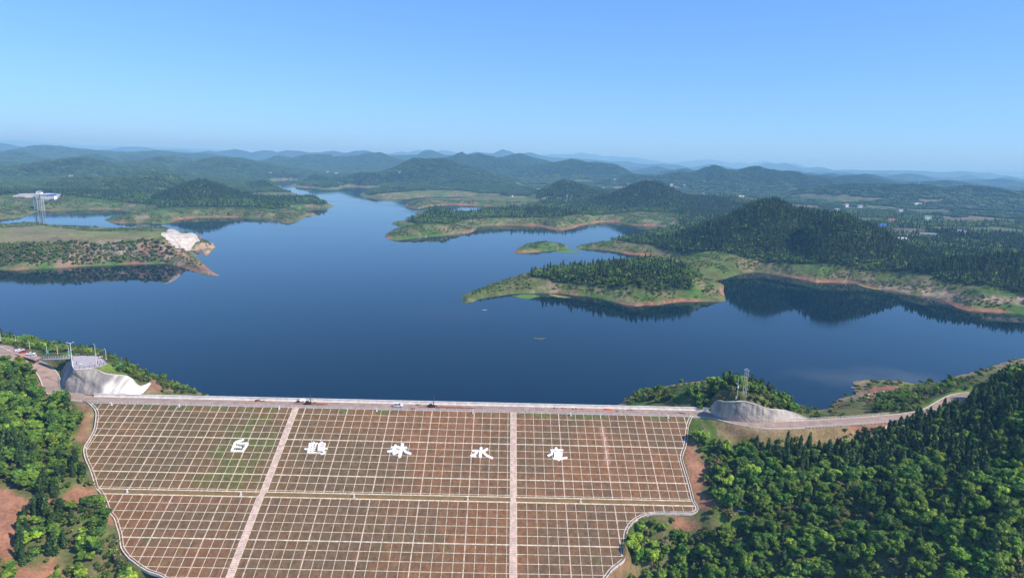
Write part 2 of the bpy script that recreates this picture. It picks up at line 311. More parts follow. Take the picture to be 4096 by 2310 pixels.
# ------------------------------------------------------------------ near ground height
NC = [(0, 1330, 0), (100, 1350, 0), (200, 1374, 0), (300, 1393, 0), (380, 1408, 0), (450, 1430, 0), (510, 1456, 0), (560, 1487, 0), (620, 1508, 0), (700, 1538, 0), (780, 1564, 0), (830, 1577, 0), (-300, 1290, 0), (-700, 1250, 0),
      (0, 1290, -8), (200, 1335, -8), (400, 1372, -8), (520, 1410, -8), (620, 1452, -8), (760, 1500, -8), (900, 1545, -8), (-400, 1210, -8), (-900, 1180, -8), (1100, 1560, -10), (1700, 1560, -12), (2300, 1570, -9),
      (0, 1385, 18), (-300, 1380, 18), (-300, 1500, 22), (0, 1470, 17), (0, 1600, 10), (-400, 1700, 10), (64, 1379, 19), (120, 1400, 19.5), (188, 1415, 20.5), (235, 1422, 22), (150, 1395, 15), (250, 1405, 16), (350, 1415, 15), (420, 1428, 13),
      (455, 1450, 19), (480, 1470, 18), (470, 1490, 18), (530, 1490, 12), (565, 1520, 12), (600, 1528, 11), (610, 1560, 11), (680, 1560, 8), (740, 1572, 4), (660, 1540, 6), (560, 1500, 5),
      (230, 1470, 17), (215, 1480, 15.5), (240, 1490, 15), (140, 1480, 15.5), (150, 1520, 13), (120, 1560, 11), (180, 1580, 11), (270, 1600, 10.5), (60, 1520, 14), (0, 1700, 5), (150, 1700, 6), (280, 1700, 6), (0, 1900, 0), (150, 1900, -2), (280, 1880, -1),
      (0, 2080, -7), (200, 2080, -10), (350, 2040, -8), (400, 2180, -17), (200, 2250, -19), (0, 2300, -14), (-300, 2000, 2), (-300, 2300, -4), (450, 2330, -28), (200, 2400, -26), (600, 2420, -36),
      (2490, 1612, 0), (2520, 1588, 0), (2570, 1564, 0), (2640, 1548, 0), (2740, 1530, 0), (2850, 1520, 0), (2950, 1522, 0), (3040, 1545, 0), (3120, 1590, 0), (3180, 1628, 0), (3240, 1641, 0), (3320, 1633, 0), (3332, 1615, 0), (3365, 1590, 0), (3425, 1572, 0), (3400, 1548, 0), (3404, 1526, 0), (3460, 1519, 0), (3560, 1522, 0), (3690, 1534, 0), (3760, 1532, 0), (3810, 1510, 0), (3870, 1492, 0), (3960, 1465, 0), (4096, 1430, 0), (4300, 1390, 0), (4700, 1350, 0),
      (2500, 1560, -6), (2640, 1500, -6), (2850, 1470, -8), (3050, 1495, -7), (3180, 1560, -6), (3260, 1590, -5), (3340, 1550, -5), (3420, 1490, -6), (3600, 1480, -6), (3780, 1480, -6), (3950, 1400, -8), (4150, 1350, -8), (4600, 1290, -9), (3260, 1630, -1.5), (3450, 1545, 0.6), (3400, 1560, -.6),
      (2560, 1590, 5), (2640, 1580, 9), (2640, 1605, 7), (2720, 1575, 14), (2720, 1610, 10), (2800, 1560, 20), (2800, 1600, 15), (2820, 1622, 12), (2870, 1552, 23), (2960, 1560, 25), (3040, 1575, 21), (3100, 1600, 14), (3150, 1625, 9), (3200, 1652, 8), (3240, 1662, 8.5), (3330, 1665, 9),
      (3400, 1610, 5), (3400, 1650, 9.5), (3480, 1540, 3), (3600, 1545, 3), (3500, 1570, 2.5), (3600, 1575, 6), (3540, 1600, 6), (3540, 1640, 10), (3640, 1615, 10), (3700, 1580, 11), (3760, 1560, 11), (3820, 1530, 9), (3860, 1550, 14), (3880, 1520, 11), (3940, 1530, 20), (4020, 1510, 28), (4096, 1520, 33), (4300, 1500, 36), (3960, 1600, 24), (4096, 1620, 34), (4300, 1700, 36),
      (2800, 1672, 11.3), (2900, 1705, 10), (3000, 1722, 10), (3100, 1728, 9.5), (3200, 1722, 9.5), (3400, 1715, 9.5), (3560, 1705, 10), (3680, 1690, 11.5), (3800, 1680, 15), (3950, 1700, 22), (4096, 1750, 28),
      (2800, 1760, 6), (2820, 1900, -3), (3000, 1800, 3), (3250, 1800, 5), (3500, 1800, 8), (3800, 1820, 15), (4096, 1900, 22), (2850, 1980, -6), (3000, 1950, -4), (3200, 1950, 0), (3600, 1950, 7), (3900, 2000, 13), (2850, 2060, -9), (2650, 2085, -11.5), (2600, 2130, -15), (3000, 2080, -9), (2600, 2230, -23), (2750, 2200, -21), (3100, 2200, -14), (3500, 2200, -5), (4000, 2200, 5), (2520, 2330, -30), (2900, 2330, -25), (3400, 2330, -16), (4096, 2330, -3), (4300, 2100, 12), (2500, 2500, -42), (3300, 2550, -32), (4300, 2600, -14)]
npt = [unp(a, b, c) for a, b, c in NC]
for B in (LB, RB):
    for i, (u, v) in enumerate(B):
        s = -1 if B is LB else 1
        if B is RB and 7 <= i <= 9: npt.append(P3(u, v + 1, slope_z(v) - 0.4))
        else: npt.append(P3(u + s * 1.5, v, slope_z(v) - 0.35))
npt.append(P3(0, 180, -44)); npt.append(P3(-100, 180, -44)); npt.append(P3(100, 180, -44))
npt = np.array(npt)
def rbf_fit(P, lam=0.5):
    n = len(P); D = np.hypot(P[:, None, 0] - P[None, :, 0], P[:, None, 1] - P[None, :, 1])
    A = np.zeros((n + 1, n + 1)); A[:n, :n] = -D - lam * np.eye(n) * -1 * -1; A[:n, n] = 1; A[n, :n] = 1
    return np.linalg.solve(A, np.append(P[:, 2], 0))
_w = rbf_fit(npt)
def rbf_eval(x, y):
    out = np.full(x.shape, _w[-1])
    for k in range(len(npt)): out -= _w[k] * np.hypot(x - npt[k, 0], y - npt[k, 1])
    return out
NX0, NX1, NY0, NY1, NS = -600., 600., 190., 620., 1.25
nx = int((NX1 - NX0) / NS) + 1; ny = int((NY1 - NY0) / NS) + 1
gx, gy = np.meshgrid(np.linspace(NX0, NX1, nx), np.linspace(NY0, NY1, ny))
# coarse evaluate then upsample
cx, cyy = np.meshgrid(np.linspace(NX0, NX1, (nx - 1) // 3 + 1), np.linspace(NY0, NY1, (ny - 1) // 3 + 1))
ch = rbf_eval(cx, cyy)
def bil(h, fx, fy):
    i = np.clip(np.floor(fx).astype(int), 0, h.shape[1] - 2); j = np.clip(np.floor(fy).astype(int), 0, h.shape[0] - 2)
    a = np.clip(fx - i, 0, 1); b = np.clip(fy - j, 0, 1)
    return (h[j, i] * (1 - a) + h[j, i + 1] * a) * (1 - b) + (h[j + 1, i] * (1 - a) + h[j + 1, i + 1] * a) * b
nh = bil(ch, (gx - NX0) / (NX1 - NX0) * (cx.shape[1] - 1), (gy - NY0) / (NY1 - NY0) * (cx.shape[0] - 1))
nh = np.clip(nh, -48, 45)
nh += (fbm(gx, gy, 14, 3, 4) - .5) * 3.0 * sstep(0.3, 4, np.abs(nh)) 
nh += (fbm(gx, gy, 3.5, 9, 3) - .5) * .7
# dam body
gu, gv = uv(gx, gy)
upst = sstep(-14, -9.2, gv)
ins = inpoly(gu, gv, DAMPOLY)
crest = (gu > LB[0, 0] - 14) & (gu < RB[0, 0] + 4) & (gv < 0.3) & (gv > -10.5)
ups = (gu > -140) & (gu < 62) & (gv <= -10.5)
nh = np.where(ups, np.maximum(-14, np.minimum(nh, 12 - (-10.5 - gv) / 2.3)), nh)
nh = np.where(crest, 11.4, nh)
nh = np.where(ins, slope_z(gv) - 0.9, nh)
def flatten(line, w, drop=.3, bl=6.):
    global nh
    m = (np.abs(gx - line[:, 0].mean()) < 230) & (gy > line[:, 1].min() - 20) & (gy < line[:, 1].max() + 20)
    sub = line[::3]
    d, z = pdist(gx[m], gy[m], sub[:, :2], zs=sub[:, 2])
    k = 1 - sstep(w, w + bl, d)
    nh[m] = np.where(ins[m] | (crest[m] & (z < 12.05)), nh[m], nh[m] * (1 - k) + (z - drop) * k)
def flatpoly(P, drop=.3, bl=5.):
    global nh
    m = (gx > P[:, 0].min() - 20) & (gx < P[:, 0].max() + 20) & (gy > P[:, 1].min() - 20) & (gy < P[:, 1].max() + 20)
    d = pdist(gx[m], gy[m], P[:, :2], True); i = inpoly(gx[m], gy[m], P[:, :2]); d = np.where(i, 0, d); k = 1 - sstep(0.5, bl, d)
    nh[m] = nh[m] * (1 - k) + (P[:, 2].mean() - drop) * k
flatpoly(LOT); flatpoly(PLZ); flatten(ROAD_L, RW + .6); flatten(ROAD_R, RW + .8, bl=3.5)
def resample(L, n):
    s = np.r_[0, np.cumsum(np.linalg.norm(np.diff(L, axis=0), axis=1))]; t = np.linspace(0, s[-1], n)
    return np.stack([np.interp(t, s, L[:, k]) for k in range(3)], 1)
def wall_pts(Wl, nu=90, nv=16, amp=.7, seed=5):
    B = resample(smooth_line(Wl[0], 3), nu); T = resample(smooth_line(Wl[1], 3), nu)
    out = np.zeros((nv, nu, 3))
    for j in range(nv):
        t = j / (nv - 1); z = B[:, 2] + (T[:, 2] - B[:, 2]) * (t ** .8); P = B + (T - B) * t; P[:, 2] = z
        k = math.sin(math.pi * t) * amp * (fbm(P[:, 0] + P[:, 2] * 1.3, P[:, 1], 5, seed, 3) - .5) * 2.4
        P[:, 1] -= k; out[j] = P
    return out
WP0 = wall_pts(WALL0, 30, 14, .3, 4); WP1 = wall_pts(WALL1, amp=1.1); WP2 = wall_pts(WALL2, amp=.45, seed=8)
def stamp(G, drop):
    nv, nu, _ = G.shape
    for j in range(nv - 1):
        for i in range(nu - 1):
            for tr in ((G[j, i], G[j, i + 1], G[j + 1, i + 1]), (G[j, i], G[j + 1, i + 1], G[j + 1, i])):
                a, b, c = tr
                x0 = min(a[0], b[0], c[0]); x1 = max(a[0], b[0], c[0]); y0 = min(a[1], b[1], c[1]); y1 = max(a[1], b[1], c[1])
                i0 = int(math.ceil((x0 - NX0) / NS)); i1 = int((x1 - NX0) / NS); j0 = int(math.ceil((y0 - NY0) / NS)); j1 = int((y1 - NY0) / NS)
                den = (b[1] - c[1]) * (a[0] - c[0]) + (c[0] - b[0]) * (a[1] - c[1])
                if abs(den) < 1e-9: continue
                for jj in range(j0, j1 + 1):
                    for ii in range(i0, i1 + 1):
                        x = NX0 + ii * NS; y = NY0 + jj * NS
                        l1 = ((b[1] - c[1]) * (x - c[0]) + (c[0] - b[0]) * (y - c[1])) / den; l2 = ((c[1] - a[1]) * (x - c[0]) + (a[0] - c[0]) * (y - c[1])) / den
                        if l1 >= -.01 and l2 >= -.01 and l1 + l2 <= 1.01:
                            nh[jj, ii] = min(nh[jj, ii], l1 * a[2] + l2 * b[2] + (1 - l1 - l2) * c[2] - drop)
stamp(WP0, 1.0); stamp(WP1, 1.4); stamp(WP2, 1.2)
def hnear(x, y): return bil(nh, (np.asarray(x) - NX0) / NS, (np.asarray(y) - NY0) / NS)

# ------------------------------------------------------------------ lake outline (waterline seen in the photograph, laid on the water plane)
WATER_PX = [(-700, 1500), (-700, 1085), (-300, 1080), (0, 1077), (34, 1080.6), (80, 1080), (160, 1075), (240, 1071.6), (299, 1067.6), (369, 1063.6), (439, 1061), (512, 1057.6), (540, 1056.5), (600, 1055), (659, 1053.5), (689, 1059), (719, 1065), (758, 1079), (794, 1091), (838, 1100), (872, 1104), (880, 1100), (858, 1091), (838, 1075), (820, 1057), (802, 1039), (782, 1023), (766, 1009), (760, 1003), (775, 1001), (798, 1002), (815, 1006), (814, 1024), (826, 1026), (842, 1011), (864, 987), (858, 975), (838, 967), (806, 963), (812, 951), (794, 939), (774, 934), (738, 930), (687, 915), (671, 913), (599, 919), (491, 921), (403, 920), (339, 916), (279, 914), (240, 910), (208, 904), (180, 898), (120, 897), (60, 902), (0, 908), (-80, 910), (-90, 890), (-40, 876), (36, 874), (88, 870), (140, 850), (174, 843), (260, 842), (319, 838), (399, 837), (459, 838), (500, 842), (538, 850), (528, 856), (500, 860), (474, 866), (450, 873), (416, 878), (430, 886), (466, 893), (524, 893), (580, 891), (649, 895), (679, 891), (699, 884), (711, 878), (789, 870), (850, 869), (912, 869), (980, 871), (1040, 873), (1080, 874), (1110, 888), (1150, 893), (1188, 886), (1209, 876), (1227, 864), (1247, 861), (1266, 858), (1260, 854), (1239, 851), (1215, 847), (1203, 838), (1205, 832), (1259, 832), (1309, 834), (1325, 830), (1339, 825), (1319, 816), (1309, 808), (1290, 800), (1240, 795), (1200, 797), (1157, 799), (1100, 797), (1020, 792), (1010, 784), (1060, 788), (1110, 787), (1147, 791), (1169, 786), (1195, 782), (1195, 778), (1183, 774), (1155, 771), (1140, 764), (1130, 750), (1110, 738), (1085, 726), (1095, 721), (1120, 719), (1160, 718), (1190, 720), (1186, 728), (1176, 735), (1159, 741), (1167, 744), (1185, 748), (1239, 750), (1269, 756), (1310, 757), (1360, 756), (1380, 749), (1400, 745), (1460, 749), (1520, 749), (1530, 754), (1490, 762), (1450, 770), (1438, 778), (1446, 785), (1480, 793), (1520, 796), (1580, 795), (1640, 794), (1653, 789), (1700, 785), (1740, 784), (1773, 786), (1840, 782), (1900, 782), (1990, 789), (2005, 796), (1930, 796), (1850, 794), (1800, 800), (1760, 802), (1650, 803), (1635, 808), (1622, 818), (1620, 824), (1636, 830), (1670, 834), (1690, 833), (1712, 826), (1800, 818), (1900, 821), (1980, 825), (2050, 828), (2068, 835), (2000, 842), (1940, 845), (1912, 849), (1870, 858), (1842, 864), (1829, 858), (1809, 850), (1789, 840), (1760, 834), (1719, 835), (1695, 840), (1659, 854), (1657, 858), (1671, 865), (1677, 867), (1675, 873), (1669, 880), (1630, 884), (1588, 890), (1566, 891), (1565, 895), (1584, 900), (1616, 908), (1600, 915), (1570, 921), (1544, 934), (1538, 949), (1556, 956), (1580, 961), (1620, 957), (1679, 951), (1739, 945), (1787, 941), (1826, 936), (1860, 933), (1890, 929), (1912, 908), (1940, 903), (2020, 900), (2080, 902), (2157, 904), (2179, 910), (2220, 918), (2247, 920), (2300, 911), (2320, 902), (2390, 890), (2416, 887), (2470, 888), (2513, 898), (2549, 902), (2629, 904), (2669, 910), (2705, 915), (2660, 924), (2550, 940), (2490, 953), (2442, 964), (2416, 968), (2388, 971), (2366, 976), (2346, 980), (2310, 984), (2302, 988), (2308, 994), (2330, 993), (2350, 997), (2390, 997), (2430, 1000), (2480, 1008), (2500, 1014), (2539, 1019), (2619, 1024), (2659, 1033), (2689, 1038), (2700, 1043), (2600, 1050), (2500, 1057), (2350, 1066), (2200, 1078), (2111, 1092), (2081, 1099), (2046, 1110), (1987, 1129), (1931, 1150), (1894, 1162), (1856, 1178), (1842, 1191), (1847, 1204), (1862, 1212), (1887, 1209), (1917, 1196), (1964, 1188), (2011, 1181), (2053, 1175), (2092, 1174), (2186, 1171), (2233, 1172), (2268, 1177), (2338, 1184), (2400, 1193), (2447, 1204), (2482, 1215), (2510, 1220), (2552, 1225), (2587, 1220), (2634, 1220), (2671, 1213), (2728, 1206), (2845, 1206), (2875, 1208), (2902, 1204), (2903, 1192), (2895, 1168), (2894, 1159), (2898, 1140), (2882, 1133), (2868, 1126), (2868, 1120), (2903, 1115), (2942, 1100), (3001, 1088), (3040, 1089), (3111, 1099), (3211, 1117), (3263, 1129), (3333, 1129), (3415, 1133), (3450, 1141), (3485, 1150), (3515, 1155), (3590, 1167), (3648, 1180), (3707, 1185), (3751, 1194), (3788, 1208), (3831, 1232), (3870, 1241), (3929, 1246), (4018, 1251), (4096, 1258), (4300, 1282), (4700, 1330), (5200, 1500)]
ISL_PX = [(2052, 1007), (2057, 1011), (2079, 1012), (2139, 1008.5), (2199, 1003.5), (2273, 996.5), (2279, 989), (2262, 982), (2200, 974), (2140, 973), (2085, 985)]
WATER = np.array([unp(a, b, 0)[:2] for a, b in WATER_PX]); ISL = np.array([unp(a, b, 0)[:2] for a, b in ISL_PX])
def shore_d(x, y):
    """signed metres inland (+) from the lake, far side"""
    w = inpoly(x, y, WATER) & ~inpoly(x, y, ISL)
    d = np.minimum(pdist(x, y, WATER, True), pdist(x, y, ISL, True))
    d = d * (1 + 0.0) + (fbm(x, y, 30, 41, 3) - .5) * np.minimum(8, np.maximum(0, d - 3))
    return np.where(w, -d, d)

# ridge = (distance, half depth, [(px,py) skyline ...])
RIDGES = [
 (1720, 130, 6, [(600, 800), (660, 772), (720, 744), (798, 718), (860, 738), (920, 765), (1000, 785), (1080, 792), (1150, 799), (1192, 818)]),
 (2120, 230, 5, [(-300, 745), (0, 745), (150, 730), (312, 706), (407, 711), (516, 706), (570, 695), (625, 691), (680, 703), (730, 722), (800, 745), (880, 768)]),
 (2900, 420, 5, [(-300, 660), (0, 669), (100, 666), (136, 657), (204, 650), (245, 642), (272, 635), (321, 630), (353, 638), (394, 649), (435, 660), (489, 661), (568, 668)]),
 (3700, 480, 5, [(480, 672), (568, 657), (611, 638), (644, 626), (679, 638), (719, 650), (746, 646), (798, 646), (874, 627), (918, 634), (942, 630), (1024, 650), (1080, 664)]),
 (5000, 520, 0, [(980, 664), (1024, 648), (1076, 640), (1116, 624), (1168, 636), (1224, 621), (1311, 620), (1327, 628), (1383, 628), (1435, 624), (1467, 614), (1523, 612), (1559, 628), (1620, 645)]),
 (3300, 420, 5, [(1440, 706), (1500, 695), (1539, 682), (1583, 668), (1615, 650), (1651, 633), (1703, 634), (1763, 633), (1802, 640), (1840, 655), (1902, 668), (1962, 692), (2048, 708), (2110, 735)]),
 (4300, 350, 0, [(1740, 640), (1790, 630), (1820, 622), (1844, 610), (1870, 624), (1890, 620), (1914, 614), (1942, 622), (1990, 634), (2048, 640), (2120, 655)]),
 (6500, 500, 0, [(1540, 628), (1575, 622), (1640, 621), (1671, 620), (1703, 602), (1727, 602), (1778, 622), (1830, 624), (1900, 632)]),
 (5200, 600, 0, [(-300, 600), (0, 611), (30, 606), (60, 611), (95, 611), (130, 594), (150, 583), (175, 583), (200, 584), (228, 587), (260, 601), (290, 601), (320, 596), (350, 601), (390, 604), (480, 609), (520, 610), (600, 606), (640, 604), (700, 612), (760, 616), (820, 615), (880, 625)]),
 (7200, 500, 0, [(-300, 560), (-60, 566), (0, 570), (27, 582), (60, 596), (100, 604), (160, 612)]),
 (7600, 400, 0, [(740, 625), (794, 609), (834, 602), (858, 606), (890, 604), (938, 596), (974, 602), (1010, 612), (1024, 606), (1056, 600), (1088, 600), (1108, 608), (1144, 601), (1200, 602), (1240, 609), (1283, 609), (1335, 601), (1360, 607), (1391, 610), (1423, 603), (1463, 601), (1503, 612), (1560, 620)]),
 (9500, 500, 0, [(210, 590), (228, 585), (248, 579), (275, 590), (285, 586), (320, 597), (370, 603), (390, 600), (430, 598), (440, 595), (463, 600), (490, 587), (520, 587), (550, 585), (580, 586), (610, 597), (650, 600), (700, 598), (740, 600), (800, 608)]),
 (15000, 900, 0, [(-300, 560), (0, 563), (53, 560), (140, 566), (250, 575), (400, 583), (700, 590), (900, 598)]),
 (11500, 500, 0, [(1480, 615), (1547, 612), (1580, 608), (1615, 604), (1631, 610), (1675, 598), (1695, 604), (1747, 606), (1762, 600), (1798, 602), (1830, 611), (1900, 616)]),
 (8500, 500, 0, [(1820, 622), (1866, 614), (1902, 605), (1942, 610), (1974, 612), (2010, 596), (2048, 607), (2068, 618), (2088, 614), (2120, 608), (2168, 622), (2208, 628), (2256, 631), (2288, 629), (2327, 634), (2387, 638), (2447, 646), (2507, 644), (2547, 654), (2595, 656), (2647, 655), (2707, 658), (2767, 672), (2838, 655), (2886, 662), (2926, 672), (2982, 674), (3040, 684)]),
 (4700, 400, 0, [(1960, 640), (2000, 632), (2048, 620), (2082, 615), (2100, 622), (2128, 632), (2168, 640), (2216, 652), (2280, 664)]),
 (4000, 380, 3, [(2130, 664), (2180, 658), (2224, 650), (2288, 637), (2327, 644), (2350, 652), (2379, 649), (2407, 652), (2467, 660), (2507, 682), (2527, 696), (2560, 716)]),
 (13500, 600, 0, [(2120, 622), (2220, 616), (2288, 616), (2327, 609), (2359, 616), (2378, 614), (2415, 624), (2451, 621), (2487, 627), (2547, 630), (2607, 640), (2680, 650), (2719, 648), (2806, 638), (2838, 636), (2886, 644), (2926, 652), (2958, 647), (2998, 654), (3058, 643), (3072, 645), (3130, 656), (3172, 650), (3220, 668)]),
 (9500, 600, 0, [(2980, 672), (3040, 660), (3072, 650), (3104, 658), (3132, 650), (3152, 656), (3200, 672), (3264, 668), (3280, 666), (3312, 680), (3383, 678), (3463, 680), (3523, 681), (3631, 681), (3695, 684), (3751, 690), (3850, 684), (3910, 692), (3950, 690), (4006, 704), (4022, 700), (4096, 720), (4200, 730), (4400, 740)]),
 (17000, 900, 0, [(3300, 686), (3500, 684), (3800, 682), (4000, 680), (4200, 690)]),
 (3400, 350, 3, [(2480, 712), (2527, 696), (2580, 703), (2647, 702), (2727, 688), (2767, 694), (2826, 672), (2862, 663), (2906, 680), (2946, 684), (2986, 674), (3022, 666), (3060, 678), (3092, 680), (3124, 688), (3144, 686), (3168, 686), (3204, 702), (3264, 710), (3312, 726), (3403, 734), (3440, 740)]),
 (2700, 330, 4, [(3300, 750), (3403, 737), (3471, 737), (3535, 736), (3631, 742), (3671, 738), (3711, 744), (3783, 756), (3830, 752), (3870, 744), (3950, 748), (4010, 760), (4062, 771), (4096, 764), (4200, 770), (4400, 790)]),
 (5200, 350, 0, [(3180, 712), (3212, 702), (3244, 693), (3276, 706), (3284, 707), (3316, 694), (3351, 702), (3379, 718), (3403, 716), (3440, 724), (3539, 734), (3595, 719), (3643, 730), (3731, 730), (3780, 745)]),
 (2280, 170, 6, [(2100, 790), (2124, 775), (2168, 755), (2208, 735), (2247, 718), (2271, 716), (2307, 728), (2367, 744), (2427, 760), (2467, 768), (2540, 785)]),
 (1970, 160, 6, [(2440, 782), (2487, 760), (2527, 742), (2579, 726), (2639, 730), (2687, 750), (2727, 776), (2787, 788), (2846, 782), (2906, 780), (2966, 790), (3026, 802), (3080, 820)]),
 (1025, 100, 5, [(2700, 955), (2767, 915), (2850, 885), (2926, 859), (2986, 823), (3038, 803), (3072, 796), (3104, 797), (3140, 810), (3176, 833), (3220, 837), (3272, 843), (3331, 847), (3371, 858), (3420, 880), (3480, 920)]),
 (925, 75, 6, [(3270, 880), (3331, 850), (3371, 851), (3411, 863), (3451, 887), (3511, 911), (3551, 935), (3583, 959), (3631, 979), (3711, 1003), (3780, 1020)]),
 (1250, 100, 6, [(3640, 975), (3695, 955), (3731, 939), (3791, 923), (3838, 919), (3890, 935), (3938, 959), (4000, 970), (4200, 960)]),
 (790, 48, 6, [(3680, 1040), (3751, 1023), (3840, 1025), (3910, 1027), (3990, 1013), (4050, 1005), (4096, 1009), (4300, 1010), (4700, 1040)]),
 (2430, 130, 4, [(900, 790), (960, 745), (1030, 722), (1060, 718), (1085, 730), (1110, 742), (1135, 765)]),
 (3080, 170, 4, [(1160, 745), (1190, 722), (1230, 708), (1258, 697), (1300, 704), (1360, 712), (1400, 700), (1440, 688), (1500, 690)]),
 (2570, 60, 5, [(1446, 776), (1480, 765), (1540, 748), (1600, 745), (1660, 755), (1720, 765)]),
 (1540, 50, 5, [(1690, 850), (1720, 835), (1765, 826), (1800, 840), (1850, 868)]),
]
RD = []
for D, sy, dz, L in RIDGES:
    kD = float(np.interp(D, [2600, 5200, 9000, 13500, 17000], [1, 1.17, 1.4, 1.65, 1.65])); D *= kD; sy *= kD
    P = np.array([at_y(a, b, D) for a, b in L]); P[:, 2] -= dz; RD.append((D, sy, P[:, 0], P[:, 2]))
# bumps (px,py,z at top, radius x, radius y)
BUMPS = [(2172, 990, 15, 34, 26), (300, 985, 7, 190, 70), (0, 985, 7, 230, 80), (560, 975, 7, 130, 70), (730, 960, 12, 30, 50), (700, 950, 6, 50, 50), (2550, 1115, 7, 75, 50), (2350, 1115, 5, 70, 40), (2750, 1115, 6, 60, 45), (1230, 805, 6, 90, 60), (900, 845, 6, 120, 60), (1780, 905, 6, 80, 70), (2450, 985, 7, 80, 40), (2900, 1000, 6, 160, 90),
         (200, 797, 8, 120, 110), (3300, 1060, 6, 200, 60), (3900, 1150, 8, 150, 60), (2000, 872, 7, 150, 60), (2300, 860, 7, 150, 60)]
BM = [(*unp(a, b, z + 8)[:2], z, rx, ry) for a, b, z, rx, ry in BUMPS]
TER = (at_y(12, 797, 1600), at_y(245, 797, 1600), float(at_y(198, 797, 1600)[2]))
def hfar(x, y, sd=None):
    x = np.asarray(x, float); y = np.asarray(y, float)
    if sd is None: sd = shore_d(x, y)
    r = np.hypot(x, y)
    s = np.maximum(sd, 0)
    terr = 5.5 * (1 - np.exp(-s / 9)) + 5.0 * sstep(12, 55, s)
    st = terr / 2.3; terr = 2.3 * (np.floor(st) + sstep(.45, 1, st - np.floor(st))) * .75 + terr * .25
    base = terr + sstep(40, 260, s) * (6 + 16 * (fbm(x, y, 420, 11, 4) - .3)) + sstep(2500, 6000, r) * 20 * (fbm(x, y, 900, 14, 4) - .3)
    base = base + (fbm(x, y, 45, 21, 3) - .5) * 2.5 * sstep(5, 40, s) + (fbm(x, y, 170, 23, 3) - .5) * 14 * sstep(2200, 4000, r)
    for bx, by, z, rx, ry in BM:
        base = base + z * np.exp(-(((x - bx) / rx) ** 2 + ((y - by) / ry) ** 2) ** 1.3) * sstep(4, 34, s)
    # small pointed knolls over the country behind the lake
    G = 620.; ci = np.floor(x / G); cj = np.floor(y / G); kn = np.zeros(x.shape)
    for di in (-1, 0, 1):
        for dj in (-1, 0, 1):
            a = (ci + di).astype(np.int64); b = (cj + dj).astype(np.int64); hx = (a + .15 + .7 * _hash(a, b, 71)) * G; hy = (b + .15 + .7 * _hash(a, b, 72)) * G; rad = 130 + 190 * _hash(a, b, 73)
            q = np.hypot(x - hx, (y - hy) * .8) / rad * (1 + .5 * (fbm(x, y, 160, 75, 2) - .5)); kn = np.maximum(kn, (22 + 62 * _hash(a, b, 74)) * np.exp(-q ** 1.5) * (_hash(a, b, 76) > .25))
    base = base + kn * sstep(3300, 4600, r) * sstep(60, 300, s)
    H = base; lim = sstep(8, 90, s)
    wob = fbm(x, y, 500, 31, 4) - .5; w2 = fbm(x, y, 150, 35, 4) - .5
    for D, sy, X, Z in RD:
        m = np.abs(y - D) < 3.2 * sy
        if not m.any(): continue
        xm = x[m]; z = np.interp(xm, X, Z, left=-20, right=-20)
        ed = np.minimum(sstep(X[0] - sy * .8, X[0], xm), 1 - sstep(X[-1], X[-1] + sy * .8, xm))
        z0 = np.interp(xm, X, Z)
        z = z0 * ed
        q = (y[m] - D) / (sy * (1 + 1.3 * wob[m]))
        fall = np.exp(-np.abs(q) ** 1.7 * (1 + .7 * w2[m])) 
        add = z * fall + w2[m] * .22 * z * np.minimum(1, np.abs(q) * 1.5) * fall
        H[m] = np.maximum(H[m], H[m] * (1 - lim[m]) + lim[m] * (np.maximum(add, H[m]) + 2.5 * np.log1p(np.exp(-np.abs(add - H[m]) / 2.5))))
    # levelled terrace with the blue-roofed house, cut into the left far shore
    tx0, tx1 = TER[0][0], TER[1][0]; kx = sstep(tx0 - 30, tx0, x) * (1 - sstep(tx1, tx1 + 30, x)); m = (kx > 0) & (y > 1440) & (y < 1800)
    if m.any():
        ym = y[m]; cap = np.where(ym < 1585, TER[2] - .3 - (1585 - ym) * .11, np.where(ym < 1622, TER[2] - .3, TER[2] - .3 + np.maximum(0, ym - 1640) * .4))
        fl = np.where((ym > 1588) & (ym < 1622), cap, np.minimum(H[m], cap)); H[m] = H[m] * (1 - kx[m]) + np.where(sd[m] > 3, fl, H[m]) * kx[m]
    H = np.where(sd < 0, -np.minimum(12, 0.35 * -sd) - 0.05, H + 0.08)
    return H
# fan grid (evenly dense seen from the dam side, coarser far away)
az = np.linspace(-math.radians(47), math.radians(47), 1000); rr = [560.]
while rr[-1] < 42000:
    r_ = rr[-1]; rr.append(r_ + min(r_ * r_ * 1.25e-5, r_ * .0085) if r_ < 9000 else r_ * 1.014)
rr = np.array(rr); AZ, RR = np.meshgrid(az, rr); fx_, fy_ = RR * np.sin(AZ), RR * np.cos(AZ)
SDG = shore_d(fx_.ravel(), fy_.ravel()).reshape(fx_.shape)
FH = hfar(fx_.ravel(), fy_.ravel(), SDG.ravel()).reshape(fx_.shape)
def _fidx(x, y):
    r = np.hypot(x, y); a = np.arctan2(x, y)
    return (a - az[0]) / (az[1] - az[0]), np.interp(r, rr, np.arange(len(rr)))
def hfarg(x, y): return bil(FH, *_fidx(np.asarray(x, float), np.asarray(y, float)))
def sdfar(x, y): return bil(SDG, *_fidx(np.asarray(x, float), np.asarray(y, float)))
def ground(x, y):
    x = np.asarray(x, float); y = np.asarray(y, float)
    return np.where(np.hypot(x, y) < 575, hnear(x, y), hfarg(x, y))
